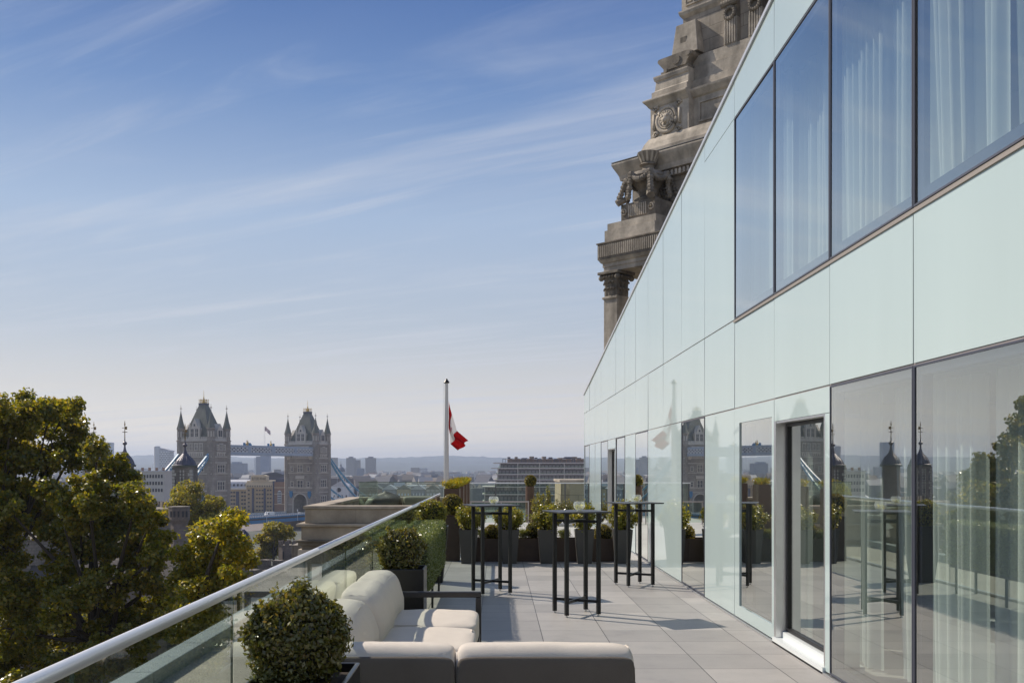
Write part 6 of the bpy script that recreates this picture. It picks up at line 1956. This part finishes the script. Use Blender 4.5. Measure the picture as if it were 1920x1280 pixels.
def tree(name, label, base, lobes, leaf, mat, per_clump=170, density=1.0, clump_r=0.50, seed=1, trunk_r=0.34, fork=None, group=None, cat='tree'):
    """lobes: (centre Vector, radius). Limbs run from the fork to every lobe, twigs to every leaf clump."""
    rng = np.random.default_rng(seed); rnd = random.Random(seed)
    base = Vector(base)
    t = thing(name, label, cat, base, 0, group)
    fork = Vector(fork) if fork is not None else base + Vector((0, 0, 9))
    mb = MB()
    mb.tube([(0, 0, -0.2), ((fork - base) * 0.5 + Vector((0.2, 0.1, 0))), fork - base], trunk_r, 10, trunk_r * 0.7)
    P, Q = [], []
    for c, r in lobes:
        c = Vector(c)
        mid = fork + (c - fork) * 0.5 + Vector((rnd.uniform(-.6, .6), rnd.uniform(-.6, .6), rnd.uniform(-.2, .9)))
        q1 = fork + (c - fork) * 0.25 + Vector((rnd.uniform(-.3, .3), rnd.uniform(-.3, .3), rnd.uniform(0, .4)))
        mb.tube([fork - base, q1 - base, mid - base, c - base], trunk_r * 0.5, 7, trunk_r * 0.12)
        nc = max(6, int(density * 19 * (r / clump_r / 2.2) ** 2.3))
        for _ in range(nc):
            d = rng.normal(0, 1, 3); d /= np.linalg.norm(d)
            rr = r * (rng.random() ** 0.45)
            e = np.array(c) + d * rr * np.array([1, 1, 0.92])
            if rng.random() < 0.35:
                mb.tube([c - base, (Vector(e) + c) / 2 - base + Vector((0, 0, 0.15)), Vector(e) - base], 0.05, 4, 0.015)
            cr = clump_r * rng.uniform(0.6, 1.25)
            m = int(per_clump * rng.uniform(0.6, 1.3))
            g = rng.normal(0, 1, (m, 3)); L = np.linalg.norm(g, axis=1, keepdims=True); g = g / L * (cr * rng.random((m, 1)) ** 0.5)
            g[:, 2] *= 0.75
            P.append(e + g); Q.append(np.tile(d * 0.6 + np.array([0, 0, 0.55]), (m, 1)))
    mb.build('trunk', m_bark, t)
    P = np.vstack(P) - np.array(base); Q = np.vstack(Q)
    leaf_mesh('crown', P, Q, leaf, mat, t, asp=0.8, rng=rng, spread=0.7, fold=0.22)
    return t
def lobes_px(lst, Y, depth=2.2, seed=0):
    rnd = random.Random(seed)
    out = []
    for px, py, r in lst:
        yy = Y + rnd.uniform(-depth, depth)
        out.append((at(px, py, yy), r / F * yy))
    return out
YT = 44
L1 = lobes_px([(20, 790, 52), (75, 785, 46), (128, 800, 36), (-30, 800, 60), (100, 850, 50), (30, 870, 70), (-40, 900, 80), (60, 950, 60), (-20, 1010, 80), (20, 1100, 60), (-50, 1130, 80), (0, 1220, 70), (70, 1240, 60), (-80, 980, 90), (130, 760, 18), (150, 825, 16), (95, 765, 22), (45, 752, 20)], YT + 2, 3.0, 1)
tree('plane_tree', 'tall dark plane tree at the far left edge, rising above the skyline', at(-60, 876, YT + 2).to_tuple()[:2] + (-25.6,), L1, 0.18, m_plane, fork=at(-40, 1180, YT + 2), seed=5, density=1.0)
L2 = lobes_px([(192, 868, 36), (222, 905, 40), (165, 930, 50), (255, 945, 40), (205, 975, 55), (280, 985, 40), (265, 1020, 40), (300, 1010, 24), (170, 1020, 50), (245, 1050, 46), (112, 1010, 44), (190, 1100, 50), (268, 1090, 40), (120, 1080, 40), (225, 1155, 50), (150, 1190, 45), (90, 1165, 40), (275, 1170, 44), (182, 846, 16), (285, 975, 20), (295, 1040, 20), (210, 1230, 60), (130, 1260, 50), (60, 1290, 50), (250, 1280, 60), (300, 1130, 40), (30, 1180, 50), (60, 1110, 34), (150, 960, 46), (120, 1140, 40), (20, 960, 40), (100, 920, 36), (200, 1180, 40)], YT - 1, 2.6, 2)
tree('plane_tree', 'broad plane tree with yellowing leaves and a leaning limb, left of the castle turret', at(190, 876, YT).to_tuple()[:2] + (-25.6,), L2, 0.175, m_plane, fork=at(175, 1215, YT), seed=6, density=1.0)
L3 = lobes_px([(420, 990, 36), (385, 1030, 42), (435, 1030, 38), (400, 1075, 48), (355, 1080, 36), (445, 1085, 26), (370, 1130, 44), (420, 1130, 40), (340, 1160, 40), (400, 1180, 44), (440, 972, 14), (350, 1045, 18), (460, 1050, 14)], 40, 2.0, 3)
tree('plane_tree', 'bright yellow green plane tree just outside the railing, right of the castle turret', at(395, 876, 40).to_tuple()[:2] + (-25.6,), L3, 0.165, m_plane2, fork=at(390, 1200, 40), seed=7, density=1.15)
# limb and slim trunk seen against the light in the left trees
def limb(label, pts, r0, r1, Y):
    pass
L4 = lobes_px([(345, 915, 36), (380, 945, 40), (345, 955, 40), (395, 965, 36), (320, 930, 22), (372, 990, 40), (350, 1000, 40), (410, 985, 24), (335, 905, 22)], 165, 5, 4)
L4 = [(c + Vector((0.7, 0, -1.5)), r * 0.92) for c, r in L4]
tree('lime_tree', 'golden rounded tree in front of the left bridge tower, behind the castle turret', at(362, 876, 165).to_tuple()[:2] + (-25.6,), L4, 0.42, m_lime, per_clump=80, clump_r=1.15, fork=at(362, 1030, 165), seed=8, trunk_r=0.5, density=1.5)
L5 = lobes_px([(515, 1000, 24), (500, 1010, 18), (530, 1005, 20), (513, 1024, 22), (497, 1035, 16), (528, 1026, 18), (510, 988, 14), (535, 992, 10), (492, 1052, 14)], 215, 3, 5)
tree('lime_tree', 'compact round yellow green tree on the riverbank left of the stone pavilion', at(513, 876, 215).to_tuple()[:2] + (-25.6,), L5, 0.40, m_lime, per_clump=80, clump_r=0.95, fork=at(513, 1045, 215), seed=9, trunk_r=0.35, density=1.6)
# understorey and street planting below the railing
L6 = lobes_px([(120, 1330, 60), (250, 1330, 60), (380, 1250, 50), (330, 1290, 60), (440, 1190, 34), (20, 1330, 70), (470, 1160, 26), (430, 1230, 44)], 42, 2, 6)
tree('street_tree', 'lower shaded tree behind the balustrade glass, in front of the castle wall', at(300, 876, 42).to_tuple()[:2] + (-25.6,), L6, 0.175, m_plane, fork=at(300, 1420, 42), seed=12, density=0.9, trunk_r=0.3)

# ------------------------------------------------------------------ summer haze over the city
hz = MB(); hz.box(-9000, 8000, -420, 10400, -46, 150)
m, nt, o = new_mat('haze')
v = N(nt, 'ShaderNodeVolumePrincipled')
v.inputs['Color'].default_value = (0.68, 0.79, 1.0, 1)
v.inputs['Density'].default_value = HAZE
v.inputs['Anisotropy'].default_value = 0.25
nt.links.new(v.outputs[0], o.inputs['Volume'])
h = hz.build('haze', m)
tag(h, kind='stuff')
